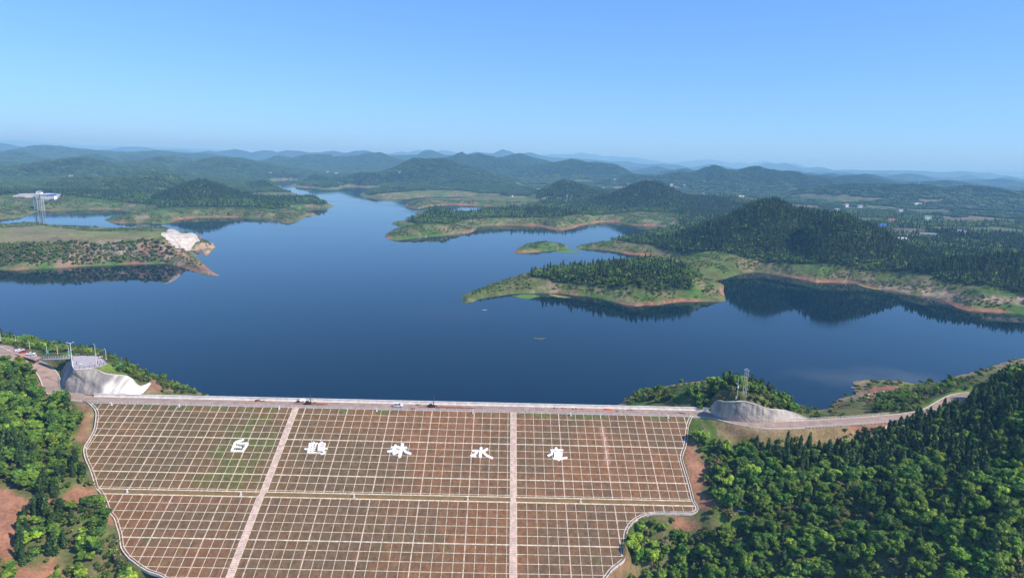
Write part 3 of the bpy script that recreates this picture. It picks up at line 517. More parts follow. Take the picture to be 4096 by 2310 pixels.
def hit(px, py, lift=0.):
    """first point of ground or water seen at a pixel of the photograph"""
    d = ray(px, py); near = py > 1285
    t = np.linspace(200, 700, 1500) if near else np.exp(np.linspace(math.log(560), math.log(20000), 2500))
    x = t * d[0]; y = t * d[1]; z = HC + t * d[2]; h = hnear(x, y) if near else hfarg(x, y)
    h = np.maximum(h, 0 if not near else np.where(y > 331, 0, -99)) + lift
    k = np.nonzero(z < h)[0]
    if len(k) == 0: return unp(px, py, 0)
    k = k[0]; return np.array([x[k], y[k], h[k] - lift])
def poly_w(L): return np.array([hit(a, b)[:2] for a, b in L])

# ------------------------------------------------------------------ land cover
def lerp3(a, b, t): return a * (1 - t[:, None]) + b * t[:, None]
C_ = lambda *c: np.array(c, float)
SOILR, SOILD, DRY, GREEN, FLOOR, OLIVE, PALE = C_(.29, .145, .09), C_(.22, .14, .10), C_(.175, .155, .075), C_(.075, .145, .03), C_(.04, .06, .025), C_(.095, .125, .04), C_(.33, .25, .18)
NO_TREE_PX = [
 [(-100, 905), (150, 895), (210, 900), (400, 918), (668, 914), (800, 935), (870, 975), (850, 1020), (800, 1040), (884, 1104), (719, 1066), (500, 1058), (300, 1068), (0, 1078), (-100, 1078)],
 [(410, 882), (500, 855), (560, 838), (640, 832), (800, 829), (950, 830), (1100, 838), (1185, 829), (1270, 858), (1150, 898), (450, 898)],
 [(-50, 880), (0, 815), (250, 795), (480, 805), (640, 822), (560, 850), (300, 842), (60, 872)],
 [(1010, 772), (1120, 769), (1195, 775), (1150, 792), (1005, 787)],
 [(1440, 780), (1500, 778), (1600, 768), (1720, 760), (1830, 762), (2000, 775), (1990, 800), (1650, 800), (1450, 798)],
 [(1620, 815), (1700, 800), (1990, 790), (2150, 800), (2160, 822), (2100, 836), (1620, 836)],
 [(1560, 890), (1640, 900), (1780, 900), (1850, 880), (2000, 872), (2250, 868), (2420, 858), (2560, 845), (2700, 852), (2720, 905), (2560, 906), (2250, 922), (1900, 934), (1580, 963), (1530, 950)],
 [(2300, 985), (2420, 965), (2620, 985), (2800, 1010), (3000, 1035), (3300, 1055), (3600, 1085), (3800, 1130), (4096, 1190), (4120, 1262), (3800, 1240), (3500, 1160), (3200, 1122), (3000, 1095), (2880, 1138), (2790, 1100), (2690, 1045), (2480, 1012), (2330, 998)],
 [(1835, 1190), (2080, 1098), (2125, 1108), (2400, 1160), (2600, 1172), (2760, 1160), (2820, 1110), (2900, 1130), (2910, 1206), (2550, 1228), (2300, 1187), (1860, 1214)],
 [(2045, 1010), (2085, 955), (2260, 955), (2290, 1000)],
]
NO_TREE = [poly_w(P) for P in NO_TREE_PX] + [np.array([(TER[0][0] - 20, 1440), (TER[1][0] + 15, 1440), (TER[1][0] + 15, 1655), (TER[0][0] - 20, 1655)]), np.array([unp(a, b, 0)[:2] for a, b in NO_TREE_PX[0]]), np.array([unp(a, b, 0)[:2] for a, b in NO_TREE_PX[5]])]
FIELDS_PX = [[(3540, 922), (3580, 915), (3700, 918), (3708, 930), (3690, 936), (3545, 938)], [(3560, 940), (3700, 938), (3690, 952), (3600, 958)], [(3975, 980), (4065, 982), (4050, 996), (3990, 996)], [(3780, 870), (3890, 872), (3880, 885), (3790, 884)], [(3160, 820), (3300, 825), (3290, 838), (3180, 835)], [(2160, 790), (2260, 790), (2250, 800), (2170, 800)]]
def cover_far(x, y, h, sd):
    n1 = fbm(x, y, 22, 51, 4); n2 = fbm(x, y, 90, 55, 4); n3 = fbm(x, y * 3, 60, 59, 3); r = np.hypot(x, y)
    col = np.tile(OLIVE, (len(x), 1))
    col = lerp3(col, GREEN, sstep(.42, .58, n2)); col = lerp3(col, DRY, sstep(.5, .68, n1) * .8)
    # eroded bank: red face low down, pale strata on the terraces
    bank = (1 - sstep(1.4, 3.2, h + 3.5 * (n1 - .5))) * sstep(.44, .58, fbm(x, y, 75, 61, 3)); col = lerp3(col, SOILR, bank)
    st = sstep(.56, .64, fbm(x, y, 38, 65, 3)) * (np.abs((h / 2.3) % 1 - .55) < .26) * (h < 12); col = lerp3(col, PALE * .75, st * .75)
    open_ = np.zeros(len(x), bool)
    for P in NO_TREE: open_ |= inpoly(x, y, P)
    forest = (~open_) & (sd > 16) & (h > 7)
    plain = sstep(1300, 1700, x * .9 + y * .5) * (x > 0) * (h < 60)
    col = np.where(forest[:, None], FLOOR, col)
    clear = sstep(.53, .58, fbm(x, y, 130, 71, 3)) * (h < 40) * (plain > .3)
    ff = forest & (clear > .5)
    col = np.where(ff[:, None], lerp3(np.tile(C_(.085, .12, .055), (len(x), 1)), C_(.15, .14, .08), sstep(.45, .62, n2)), col)
    far = sstep(3500, 6500, r)[:, None]
    fc = lerp3(np.tile(C_(.02, .042, .022), (len(x), 1)), C_(.045, .065, .032), sstep(.45, .62, fbm(x, y, 260, 75, 4)))
    col = np.where(forest[:, None], col * (1 - far) + fc * far, col)
    return col, forest & ~ff, clear
x = fx_.ravel(); y = fy_.ravel(); h = FH.ravel(); sdr = SDG.ravel()
fcol, FOREST, CLEAR = cover_far(x, y, h, sdr)
MEADOW = poly_w([(-60, 915), (150, 903), (205, 908), (400, 926), (655, 925), (645, 940), (665, 962), (560, 960), (400, 972), (200, 972), (0, 972), (-60, 972)])
m = inpoly(x, y, MEADOW); fcol[m] = lerp3(np.tile(C_(.20, .185, .10), (m.sum(), 1)), C_(.175, .20, .065), sstep(.4, .6, fbm(x[m], y[m] * 1.5, 60, 81, 3)))
FRONT = poly_w([(-80, 974), (200, 974), (400, 976), (560, 962), (650, 968), (710, 1004), (760, 1030), (800, 1072), (740, 1070), (660, 1050), (540, 1050), (300, 1060), (0, 1070), (-80, 1072)])
m = inpoly(x, y, FRONT); nn_ = fbm(x[m], y[m], 14, 87, 4); fcol[m] = lerp3(lerp3(np.tile(C_(.075, .10, .04), (m.sum(), 1)), C_(.15, .13, .085), sstep(.42, .58, nn_)), C_(.27, .19, .13), sstep(.6, .7, nn_))
ROCK = poly_w([(360, 978), (480, 965), (640, 968), (720, 1000), (700, 1030), (480, 1030), (360, 1010)])
m = inpoly(x, y, ROCK); fcol[m] = lerp3(np.tile(C_(.17, .16, .13), (m.sum(), 1)), C_(.27, .22, .165), sstep(.5, .62, fbm(x[m], y[m], 9, 83, 3)))
TRACK = np.array([hit(a, b)[:2] for a, b in [(560, 985), (640, 998), (700, 1006), (750, 1022), (790, 1050), (830, 1078), (868, 1100)]])
d = pdist(x, y, TRACK); m = (d < 6) & (h > .05); fcol[m] = C_(.30, .19, .135)
for k, P in enumerate(FIELDS_PX):
    m = inpoly(x, y, poly_w(P)); fcol[m] = (C_(.20, .135, .11) if k in (0, 2, 3) else C_(.17, .21, .08))
SAND = poly_w([(765, 1000), (800, 975), (850, 972), (862, 985), (840, 1008), (822, 1024), (812, 1004), (790, 1000)])
m = inpoly(x, y, SAND); fcol[m] = lerp3(np.tile(C_(.42, .30, .21), (m.sum(), 1)), OLIVE, sstep(.45, .6, fbm(x[m], y[m], 20, 85, 2)))
BTR = np.array([hit(a, b)[:2] for a, b in [(3530, 1147), (3620, 1156), (3700, 1168), (3790, 1182), (3880, 1198), (3980, 1200), (4100, 1203)]])
d = pdist(x, y, BTR); m = (d < 5) & (h > .05); fcol[m] = PALE
m = inpoly(x, y, poly_w([(3765, 1180), (3830, 1186), (3910, 1198), (3890, 1206), (3800, 1200)])); fcol[m] = PALE * .9
nr, nc = FH.shape
idx = np.arange(nr * nc).reshape(nr, nc); F = np.stack([idx[:-1, :-1], idx[:-1, 1:], idx[1:, 1:], idx[1:, :-1]], -1).reshape(-1, 4)
V = np.stack([x, y, h], 1)
deep = (h[F].max(1) < -2.5); F = F[~deep]
tag(mk('hills', V, F, M['far_ground'], smooth=True, col=fcol), kind='structure')
CLG = CLEAR.reshape(nr, nc)

# near ground
RED_N = [poly_w(P) for P in ([(300, 1615), (345, 1612), (378, 1650), (378, 1690), (350, 1760), (330, 1790), (305, 1760), (318, 1690), (335, 1660)], [(250, 1990), (300, 1940), (340, 1950), (395, 1955), (430, 2050), (455, 2090), (380, 2040), (300, 2010), (245, 2015)],
    [(-80, 1940), (90, 1985), (150, 2010), (280, 2000), (240, 2020), (130, 2040), (80, 2120), (60, 2200), (40, 2250), (-80, 2240)], [(60, 2270), (200, 2250), (280, 2300), (150, 2330), (60, 2330)],
    [(2770, 1720), (2800, 1850), (2830, 1870), (2850, 1880), (2810, 1960), (2860, 2020), (2960, 2035), (2870, 2050), (2790, 2035), (2760, 1900), (2735, 1820)], [(2700, 2080), (2790, 2070), (2790, 2110), (2700, 2110)], [(2440, 2280), (2520, 2250), (2540, 2290), (2430, 2330)],
    [(135, 1490), (165, 1500), (168, 1556), (140, 1560), (125, 1590), (130, 1560), (150, 1530)], [(2860, 1690), (3000, 1712), (3150, 1712), (3300, 1706), (3500, 1692), (3600, 1690), (3500, 1745), (3300, 1775), (3150, 1778), (2980, 1765), (2880, 1730)],
    [(3450, 1552), (3700, 1552), (3690, 1560), (3520, 1575), (3530, 1600), (3450, 1620), (3470, 1580)], [(590, 1490), (640, 1510), (740, 1560), (640, 1572), (575, 1572), (600, 1530)])]
GRN_N = [poly_w(P) for P in ([(420, 1462), (445, 1440), (490, 1450), (520, 1500), (440, 1500), (405, 1480), (365, 1468)], [(3400, 1520), (3500, 1520), (3700, 1530), (3690, 1545), (3420, 1548)], [(3600, 1650), (3760, 1590), (3830, 1540), (3900, 1540), (3880, 1565), (3790, 1595), (3700, 1640)], [(2510, 1590), (2600, 1565), (2620, 1580), (2560, 1600)], [(2850, 2045), (3020, 2070), (3020, 2110), (2900, 2110)])]
def cover_near(x, y, h):
    n1 = fbm(x, y, 6, 151, 4); n2 = fbm(x, y, 26, 155, 4); n3 = fbm(x, y, 2.2, 157, 2)
    col = np.tile(C_(.11, .12, .045), (len(x), 1)); col = lerp3(col, C_(.07, .115, .025), sstep(.45, .6, n2)); col = lerp3(col, DRY * .85, sstep(.5, .66, n1) * .8)
    for P in RED_N:
        d = pdist(x, y, P, True); i = inpoly(x, y, P); k = sstep(-2.5, 1.5, np.where(i, d, -d) + (n1 - .5) * 6)
        col = lerp3(col, lerp3(np.tile(SOILR * 1.05, (len(x), 1)), C_(.25, .19, .10), sstep(.48, .62, n2 * .5 + n1 * .5)), k)
    for P in GRN_N:
        d = pdist(x, y, P, True); i = inpoly(x, y, P); k = sstep(-2., 1., np.where(i, d, -d) + (n1 - .5) * 4); col = lerp3(col, C_(.12, .19, .035), k * .9)
    bank = (1 - sstep(.8, 2.6, h + 2.5 * (n1 - .5))) * (h > -.6) * (y > 335) ; col = lerp3(col, C_(.27, .20, .12), bank * .8)
    return col * (0.85 + .3 * n3[:, None])
X = gx.ravel(); Y = gy.ravel(); H_ = nh.ravel()
ncol = cover_near(X, Y, H_)
F = (np.arange(nx * ny).reshape(ny, nx)); F = np.stack([F[:-1, :-1], F[:-1, 1:], F[1:, 1:], F[1:, :-1]], -1).reshape(-1, 4)
deep = (H_[F].max(1) < -2.0) & (Y[F[:, 0]] > 340) ; F = F[~deep]
vis = proj(np.stack([X, Y, H_], 1)); 
tag(mk('ground', np.stack([X, Y, H_], 1), F, M['near_ground'], smooth=True, col=ncol), kind='structure')

# ------------------------------------------------------------------ water
def water_mat():
    m = bpy.data.materials.new('still lake water'); m.use_nodes = True; t = m.node_tree; b = t.nodes['Principled BSDF']
    b.inputs['Base Color'].default_value = (0.0002, 0.014, 0.036, 1); b.inputs['Roughness'].default_value = 0.035
    b.inputs['IOR'].default_value = 1.25; b.inputs['Specular IOR Level'].default_value = 0.5
    g = t.nodes.new('ShaderNodeNewGeometry'); mp = t.nodes.new('ShaderNodeMapping'); mp.inputs['Scale'].default_value = (.5, 1.1, 1)
    n = t.nodes.new('ShaderNodeTexNoise'); n.inputs['Scale'].default_value = 0.35; n.inputs['Detail'].default_value = 3
    t.links.new(g.outputs['Position'], mp.inputs[0]); t.links.new(mp.outputs[0], n.inputs['Vector'])
    bp = t.nodes.new('ShaderNodeBump'); bp.inputs['Strength'].default_value = .12; bp.inputs['Distance'].default_value = 0.04
    t.links.new(n.outputs['Fac'], bp.inputs['Height']); t.links.new(bp.outputs[0], b.inputs['Normal'])
    n3 = t.nodes.new('ShaderNodeTexNoise'); n3.inputs['Scale'].default_value = 0.006; n3.inputs['Detail'].default_value = 5; mp3 = t.nodes.new('ShaderNodeMapping'); mp3.inputs['Scale'].default_value = (.6, 1.6, 1)
    t.links.new(g.outputs['Position'], mp3.inputs[0]); t.links.new(mp3.outputs[0], n3.inputs['Vector']); mr = t.nodes.new('ShaderNodeMapRange'); mr.inputs['From Min'].default_value = .4; mr.inputs['From Max'].default_value = .65
    mr.inputs['To Min'].default_value = .02; mr.inputs['To Max'].default_value = .09; t.links.new(n3.outputs['Fac'], mr.inputs['Value']); t.links.new(mr.outputs[0], b.inputs['Roughness'])
    base = None
    for (px, py, rad, ex, amt) in ((3340, 1508, 45, 1.0, .22), (3560, 1508, 40, .6, .2), (3700, 1522, 30, .6, .18), (1800, 1250, 60, .8, .05), (800, 1000, 40, 1.0, .3)):
        c = unp(px, py, 0); sb = t.nodes.new('ShaderNodeVectorMath'); sb.operation = 'SUBTRACT'; sb.inputs[1].default_value = (c[0], c[1], 0); t.links.new(g.outputs['Position'], sb.inputs[0])
        ml = t.nodes.new('ShaderNodeVectorMath'); ml.operation = 'MULTIPLY'; ml.inputs[1].default_value = (1 / rad, ex * 1.6 / rad, 0); t.links.new(sb.outputs[0], ml.inputs[0])
        ln = t.nodes.new('ShaderNodeVectorMath'); ln.operation = 'LENGTH'; t.links.new(ml.outputs[0], ln.inputs[0])
        n4 = t.nodes.new('ShaderNodeTexNoise'); n4.inputs['Scale'].default_value = 2.2 / rad; n4.inputs['Detail'].default_value = 4; t.links.new(g.outputs['Position'], n4.inputs['Vector'])
        ad = t.nodes.new('ShaderNodeMath'); ad.operation = 'ADD'; t.links.new(ln.outputs['Value'], ad.inputs[0]); t.links.new(n4.outputs['Fac'], ad.inputs[1])
        r2 = t.nodes.new('ShaderNodeMapRange'); r2.interpolation_type = 'SMOOTHSTEP'; r2.inputs['From Min'].default_value = 1.5; r2.inputs['From Max'].default_value = .5; r2.inputs['To Max'].default_value = amt; t.links.new(ad.outputs[0], r2.inputs['Value'])
        mx = t.nodes.new('ShaderNodeMix'); mx.data_type = 'RGBA'; t.links.new(r2.outputs[0], mx.inputs['Factor'])
        if base is None: mx.inputs['A'].default_value = (0.0002, 0.012, 0.024, 1)
        else: t.links.new(base, mx.inputs['A'])
        mx.inputs['B'].default_value = (0.14, 0.15, 0.11, 1); base = mx.outputs['Result']
    t.links.new(base, b.inputs['Base Color'])
    return m
M['water'] = water_mat()
tag(mk('lake', [(-9000, 331.5, 0), (9000, 331.5, 0), (14000, 14000, 0), (-14000, 14000, 0)], [(0, 1, 2, 3)], M['water']), kind='structure')

# ------------------------------------------------------------------ dam
dam = empty('dam', (0, 320.4, 12), 0, 'long earth dam with a pale concrete grid over its brown slope', 'dam')
DI = Matrix.Translation((0, -320.4, -12))
def dpart(name, V, Fc, mat_, col=None, smooth=False):
    o = mk(name, V, Fc, mat_, dam, smooth=smooth, col=col); o.matrix_parent_inverse = DI; return o
def DP(u, v, off=0.):      # surface point lifted along the normal-ish
    z = slope_z(v) + off; return np.stack([DO[0] + u * DC[0] + v * DD[0], DO[1] + u * DC[1] + v * DD[1], z], -1)
M['damsoil'] = ground_mat('dam slope soil', 1.6, 0.5, 0.12)
def s2v(s): return s * 2.35 / SN if s < 52.43 else (V1 + (s - 52.43) if s < 55.98 else V2 + (s - 55.98) * 2.35 / SN)
s2v_ = np.vectorize(s2v)
SMAX = 122.
def soil(name, s0, s1, vs0, vs1):
    us = np.arange(-232, 120, .7); ss = np.arange(vs0, vs1 + .01, .7 if vs1 - vs0 > 10 else .5); ss[-1] = vs1
    U, Vv = np.meshgrid(us, ss); keep = inpoly(U.ravel(), Vv.ravel(), DAMPOLY)
    P = DP(U.ravel(), Vv.ravel()); n = fbm(U.ravel(), Vv.ravel(), 1.6, 201, 3)
    s = np.where(Vv < V1, Vv * SN / 2.35, (Vv - V2) * SN / 2.35).ravel()
    ci = np.floor((U.ravel() - 1.0) / 4.2).astype(int); cj = np.floor(s / ROW).astype(int) + (100 if vs0 > 10 else 0)
    hsh = _hash(ci, cj, 5); P[:, 2] += (n - .5) * .22 - .02
    c = lerp3(np.tile(C_(.175, .100, .052), (len(hsh), 1)), C_(.225, .112, .055), hsh); big = fbm(U.ravel(), Vv.ravel(), 32, 205, 3)
    c = lerp3(c, C_(.15, .098, .056), sstep(.46, .64, big + (hsh - .5) * .25))
    c = lerp3(c, C_(.11, .095, .04), sstep(-35, -110, U.ravel()) * .35 * (Vv.ravel() < V1) )
    gp = np.exp(-(((U.ravel() + 118 + Vv.ravel() * .12) / 17) ** 2 + ((Vv.ravel() - 27) / 24) ** 2)); c = lerp3(c, C_(.10, .135, .03), sstep(.35, 1.0, gp + (fbm(U.ravel(), Vv.ravel(), 7, 207, 3) - .5) * 1.3) * .62)
    top = (1 - sstep(1, 4.5, Vv.ravel())) * sstep(.5, .66, fbm(U.ravel(), Vv.ravel(), 9, 209, 2)); c = lerp3(c, C_(.085, .14, .03), top * .6)
    ptc = sstep(.80, .90, fbm(U.ravel(), Vv.ravel(), 4, 211, 2)); c = lerp3(c, C_(.10, .13, .04), ptc * .45)
    ero = np.exp(-((U.ravel() - 45.5 - .02 * Vv.ravel() - 1.6 * (fbm(Vv.ravel(), Vv.ravel() * 0, 6, 213, 2) - .5)) / 1.2) ** 2) * (Vv.ravel() > 8) * (Vv.ravel() < 30); c = lerp3(c, C_(.45, .27, .2), np.clip(ero * n * 1.5, 0, 1))
    c *= (0.86 + .28 * fbm(U.ravel() * 4, Vv.ravel(), 3, 215, 2))[:, None]
    a = keep.reshape(U.shape); I = np.arange(U.size).reshape(U.shape)
    Fq = np.stack([I[1:, :-1], I[1:, 1:], I[:-1, 1:], I[:-1, :-1]], -1); kk = (a[1:, :-1] | a[1:, 1:] | a[:-1, 1:] | a[:-1, :-1])
    return dpart(name, P, Fq[kk].reshape(-1, 4), M['damsoil'], c, True)
soil('upper_slope', 0, 52.43, 0.0, V1); soil('lower_slope', 55.98, SMAX, V2, V2 + 62)
def strip_poly(u0, u1, v0, v1, w, hgt, name, mt, segs=True):
    """raised bar from (u0,v0) to (u1,v1) lying on one slope face"""
    du, dv = u1 - u0, v1 - v0; L = math.hypot(du, dv); pu, pv = -dv / L * w / 2, du / L * w / 2
    c = [(u0 + pu, v0 + pv), (u0 - pu, v0 - pv), (u1 - pu, v1 - pv), (u1 + pu, v1 + pv)]
    V = np.array([DP(np.float64(a), np.float64(b), -.35) for a, b in c] + [DP(np.float64(a), np.float64(b), hgt) for a, b in c])
    return dpart(name, V, [(0, 1, 2, 3), (7, 6, 5, 4), (0, 4, 5, 1), (1, 5, 6, 2), (2, 6, 7, 3), (3, 7, 4, 0)], mt)
def runs(pts_in, t):
    out = []; st = None
    for k, b in enumerate(pts_in):
        if b and st is None: st = k
        if (not b or k == len(pts_in) - 1) and st is not None:
            e = k if b else k - 1
            if t[e] - t[st] > 1.0: out.append((t[st], t[e]))
            st = None
    return out
# staircases (u centre)
ST = [damhit(1184.5, 1628)[0], damhit(2053.5, 1650)[0]]
SW = 1.25
UR = damhit(2233.6, 1656)[0]; ul = []
k0 = [((UR - (ST[1] + SW)) / 5 * 0)]
ribs_u = []
for k in range(-60, 40):
    u = UR + k * 4.205
    ribs_u.append((u, k % 5 == 0))
for (va, vb) in ((0.3, V1 - .1), (V2 + .2, V2 + 62)):
    for u, main in ribs_u:
        if min(abs(u - s) for s in ST) < SW + .9: continue
        t = np.arange(va, vb, .25); 
        for a, b in runs(inpoly(np.full(len(t), u), t, DAMPOLY), t):
            strip_poly(u, u, a, b, (.48 if main else .2), .12 if main else .085, 'grid_rib', M['ribmain'] if main else M['rib'])
    for k in range(0, 15):
        s = k * ROW; v = va - .3 + s * 2.35 / SN if va < 5 else V2 + s * 2.35 / SN
        if v > vb or (k == 0): continue
        t = np.arange(-230, 115, .25); inn = inpoly(t, np.full(len(t), v), DAMPOLY)
        for s_ in ST: inn &= np.abs(t - s_) > SW
        for a, b in runs(inn, t):
            main = k in (5, 10); strip_poly(a, b, v, v, .4 if main else .17, .15 if main else .105, 'grid_rib', M['rib'])
# berm
for (v0, v1, hg, w_, mt, nm) in ((V1 - .25, 0, .16, .4, M['rib'], 'berm_kerb'), (V2 + .25, 0, .16, .45, M['rib'], 'berm_kerb')):
    t = np.arange(-230, 115, .25); inn = inpoly(t, np.full(len(t), v0), DAMPOLY)
    for a, b in runs(inn, t): strip_poly(a, b, v0, v0, w_, hg, nm, mt)
t = np.arange(-230, 115, .25); inn = inpoly(t, np.full(len(t), (V1 + V2) / 2), DAMPOLY); a, b = runs(inn, t)[0]
V = np.array([DP(np.float64(u), np.float64(v), .04) for u, v in ((a, V2 - .01), (b, V2 - .01), (b, V1 + .01), (a, V1 + .01))]); V[:, 2] = Z1 + .05
dpart('berm', V, [(0, 1, 2, 3)], M['berm'])
# stairs: real steps joined into one flight each, with side kerbs
for s_ in ST:
    for va, vb in ((0.05, V1), (V2, V2 + 60)):
        V = []; Fc = []; v = va; rise = .3; run = rise * 2.35
        while v < vb - .01:
            v2 = min(v + run, vb); z = float(slope_z(v)) + .10; z2 = z - rise; b = len(V)
            for q, zz in ((v, z), (v2, z), (v2, z - (v2 - v) / 2.35)):
                for uu in (s_ - SW, s_ + SW): V.append(P3(uu, q, zz))
            Fc += [(b, b + 2, b + 3, b + 1), (b + 2, b + 4, b + 5, b + 3)]; v = v2
        dpart('stairway', V, Fc, M['stair'])
        for sg in (-1, 1): strip_poly(s_ + sg * (SW + .12), s_ + sg * (SW + .12), va + .05, vb - .05, .3, .22, 'stair_kerb', M['rib'])
    V = [P3(s_ - SW, V1, Z1 + .09), P3(s_ + SW, V1, Z1 + .09), P3(s_ + SW, V2, Z1 + .09), P3(s_ - SW, V2, Z1 + .09)]
    dpart('stair_landing', V, [(3, 2, 1, 0)], M['stair'])
# drainage channels round the edge of the slope
def sweep(path, prof, name, mt, parent=None, close=False):
    P = np.asarray(path); n = len(P); T = np.gradient(P, axis=0); T[:, 2] = 0; T /= np.linalg.norm(T, axis=1)[:, None] + 1e-9
    Nn = np.stack([-T[:, 1], T[:, 0], np.zeros(n)], 1); k = len(prof); V = np.zeros((n, k, 3))
    for i, (a, b) in enumerate(prof): V[:, i] = P + Nn * a; V[:, i, 2] += b
    I = np.arange(n * k).reshape(n, k); Fq = [tuple((I[i, j], I[i + 1, j], I[i + 1, (j + 1) % k], I[i, (j + 1) % k])) for i in range(n - 1) for j in range(k if close else k - 1)]
    return mk(name, V.reshape(-1, 3), Fq, mt, parent)
for B, nm, lab in ((LB, 'left', 0), (RB, 'right', 1)):
    UV = smooth_line(np.c_[B, B[:, 0] * 0], 1.2)[:, :2]; path = DP(UV[:, 0], UV[:, 1], 0.05)
    o = sweep(path, [(-.72, -.9), (-.72, .2), (-.36, .2), (-.36, -.4), (.36, -.4), (.36, .2), (.6, .2), (.6, -.9)], 'drainage_channel', M['concrete'], dam); o.matrix_parent_inverse = DI
# crest: parapet, kerb, downstream edge beam
def along(v0, v1, z0, z1, u0, u1, name, mt, parent=dam, n=40):
    us = np.linspace(u0, u1, n); V = []; 
    for u in us: V += [P3(u, v0, z0), P3(u, v1, z0), P3(u, v1, z1), P3(u, v0, z1)]
    Fc = [(4 * i + a, 4 * i + 4 + a, 4 * i + 4 + (a + 1) % 4, 4 * i + (a + 1) % 4) for i in range(n - 1) for a in range(4)] + [(0, 1, 2, 3), (4 * n - 1, 4 * n - 2, 4 * n - 3, 4 * n - 4)]
    o = mk(name, V, Fc, mt, parent)
    if parent is dam: o.matrix_parent_inverse = DI
    return o
UL0, UR0 = LB[0, 0], RB[0, 0]
PU0 = unp(378, 1583, 12); PU1 = unp(2838, 1641, 12); pu0 = uv(PU0[0], PU0[1])[0]; pu1 = uv(PU1[0], PU1[1])[0]
along(-9.6, -9.15, 9.0, 13.35, pu0, pu1, 'parapet_wall', M['parapet'])
along(-9.1, -8.2, 11.0, 12.22, pu0 + .4, pu1 - .4, 'walkway_kerb', M['parapet'])
along(-9.75, -9.05, 13.352, 13.47, pu0 - .1, pu1 + .1, 'parapet_coping', M['parapet'])
along(-.25, .22, 11.2, 12.2, UL0 + 2, UR0 - 1, 'crest_edge_beam', M['concrete'])
mk('crest_pad', [], [], M['concrete']) if False else None
# roads
def road(line, name, lab=None, w=RW, kerbs=True, z=0.0):
    L = line.copy(); L[:, 2] += z
    r = sweep(L, [(w, -.7), (w, 0), (-w, 0), (-w, -.7)], name, M['asphalt']); tag(r, kind='structure')
    return r
us = np.linspace(pu0 - 3, UR0 + 6, 60)
cl = np.array([P3(u, -4.15, 12.0) for u in us])
i0 = 0
rl = ROAD_L[ROAD_L[:, 0] < P3(pu0 - 3, 0, 0)[0] + 1.5]; rrd = ROAD_R[ROAD_R[:, 0] > us[-1] - 1.0]
full = np.vstack([rl[::-1], cl[2:-2], rrd]); 
full = resample(smooth_line(full[::4], 2), 420)
tag(sweep(full, [(RW, -.8), (RW, 0), (-RW, 0), (-RW, -.8)], 'road', M['asphalt']), kind='structure')
ROADP = bpy.data.objects['road']
iu = np.array([uv(p[0], p[1])[0] for p in full])
for sg in (-1, 1):
    sel = (iu > UR0 - 2) & (full[:, 0] > 60); o = sweep(full[sel], [(sg * (RW + .45), -.6), (sg * (RW + .45), .18), (sg * (RW + .03), .18), (sg * (RW + .03), -.6)], 'kerb', M['concrete'], ROADP)
    sel = (iu < pu0 - (1 if sg < 0 else 6)); 
    if sel.sum() > 4: o = sweep(full[sel], [(sg * (RW + .5), -.6), (sg * (RW + .5), .2), (sg * (RW + .03), .2), (sg * (RW + .03), -.6)], 'kerb', M['concrete'], ROADP)
def flatsheet(P, name, mt, dz, depth=.6, parent=None, kind='structure'):
    n = len(P); V = [(p[0], p[1], p[2] + dz) for p in P] + [(p[0], p[1], p[2] + dz - depth) for p in P]
    o = mk(name, V, [tuple(range(n))] + [(i, n + i, n + (i + 1) % n, (i + 1) % n) for i in range(n)], mt, parent)
    if kind: o['kind'] = kind
    return o
def ccw(P): 
    a = sum(P[i][0] * P[(i + 1) % len(P)][1] - P[(i + 1) % len(P)][0] * P[i][1] for i in range(len(P))); return P if a > 0 else P[::-1]
LOTO = flatsheet(ccw(LOT), 'car_park', M['asphalt'], .02)
for a, b in ([((28, 1399), (110, 1428)), ((110, 1428), (165, 1426))] + [((60 + 13 * k, 1409 + 4.2 * k), (84 + 13 * k, 1403 + 4.2 * k)) for k in range(7)]):
    p = unp(*a, 20.2); q = unp(*b, 20.2); d = (q - p) / np.linalg.norm(q - p); nn = np.array([-d[1], d[0], 0]) * .09; up = np.array([0, 0, .028])
    mk('marking', [p - nn + up, q - nn + up, q + nn + up, p + nn + up], [(0, 1, 2, 3)], M['white'], LOTO)
flatsheet(ccw(PLZ), 'plaza', M['paving'], .02, 1.2)
# cut faces
def wall_obj(G, name, mt, lab, mixw=None):
    nv, nu, _ = G.shape; I = np.arange(nv * nu).reshape(nv, nu); Fq = np.stack([I[:-1, :-1], I[:-1, 1:], I[1:, 1:], I[1:, :-1]], -1).reshape(-1, 4)
    o = mk(name, G.reshape(-1, 3), Fq, mt, smooth=True); tag(o, lab, 'retaining wall'); return o
def mixmat():
    m = mat('sprayed concrete, grey turning white', (.3, .3, .3), .9, bump=(0.8, .5)); t = m.node_tree; b = t.nodes['Principled BSDF']
    a = t.nodes.new('ShaderNodeAttribute'); a.attribute_name = 'Cd'; t.links.new(a.outputs['Color'], b.inputs['Base Color']); return m
M['wallmix'] = mixmat()
def wallcol(G, white=None):
    P = G.reshape(-1, 3); n = fbm(P[:, 0], P[:, 2] * .6, 3.2, 301, 4); n2 = fbm(P[:, 0] * 2.2, P[:, 2] * .35, 3, 305, 3); n3 = fbm(P[:, 0], P[:, 1], 12, 303, 3)
    c = lerp3(np.tile(C_(.17, .16, .16), (len(P), 1)), C_(.34, .31, .28), sstep(.3, .68, n * .5 + n2 * .5))
    c = lerp3(c, C_(.5, .43, .36), sstep(.55, .75, n2) * .5)
    if white is not None:
        k = sstep(white - 5, white + 4, P[:, 0] + (n3 - .5) * 14 - (P[:, 2] - 15) * .8); c = lerp3(c, (.72 + .5 * n2[:, None]) * lerp3(np.tile(C_(.36, .32, .28), (len(P), 1)), C_(.72, .69, .64), sstep(.3, .62, n3 * .5 + n * .3 + n2 * .2 + sstep(-205, -185, P[:, 0]) * .12)), k)
    return c
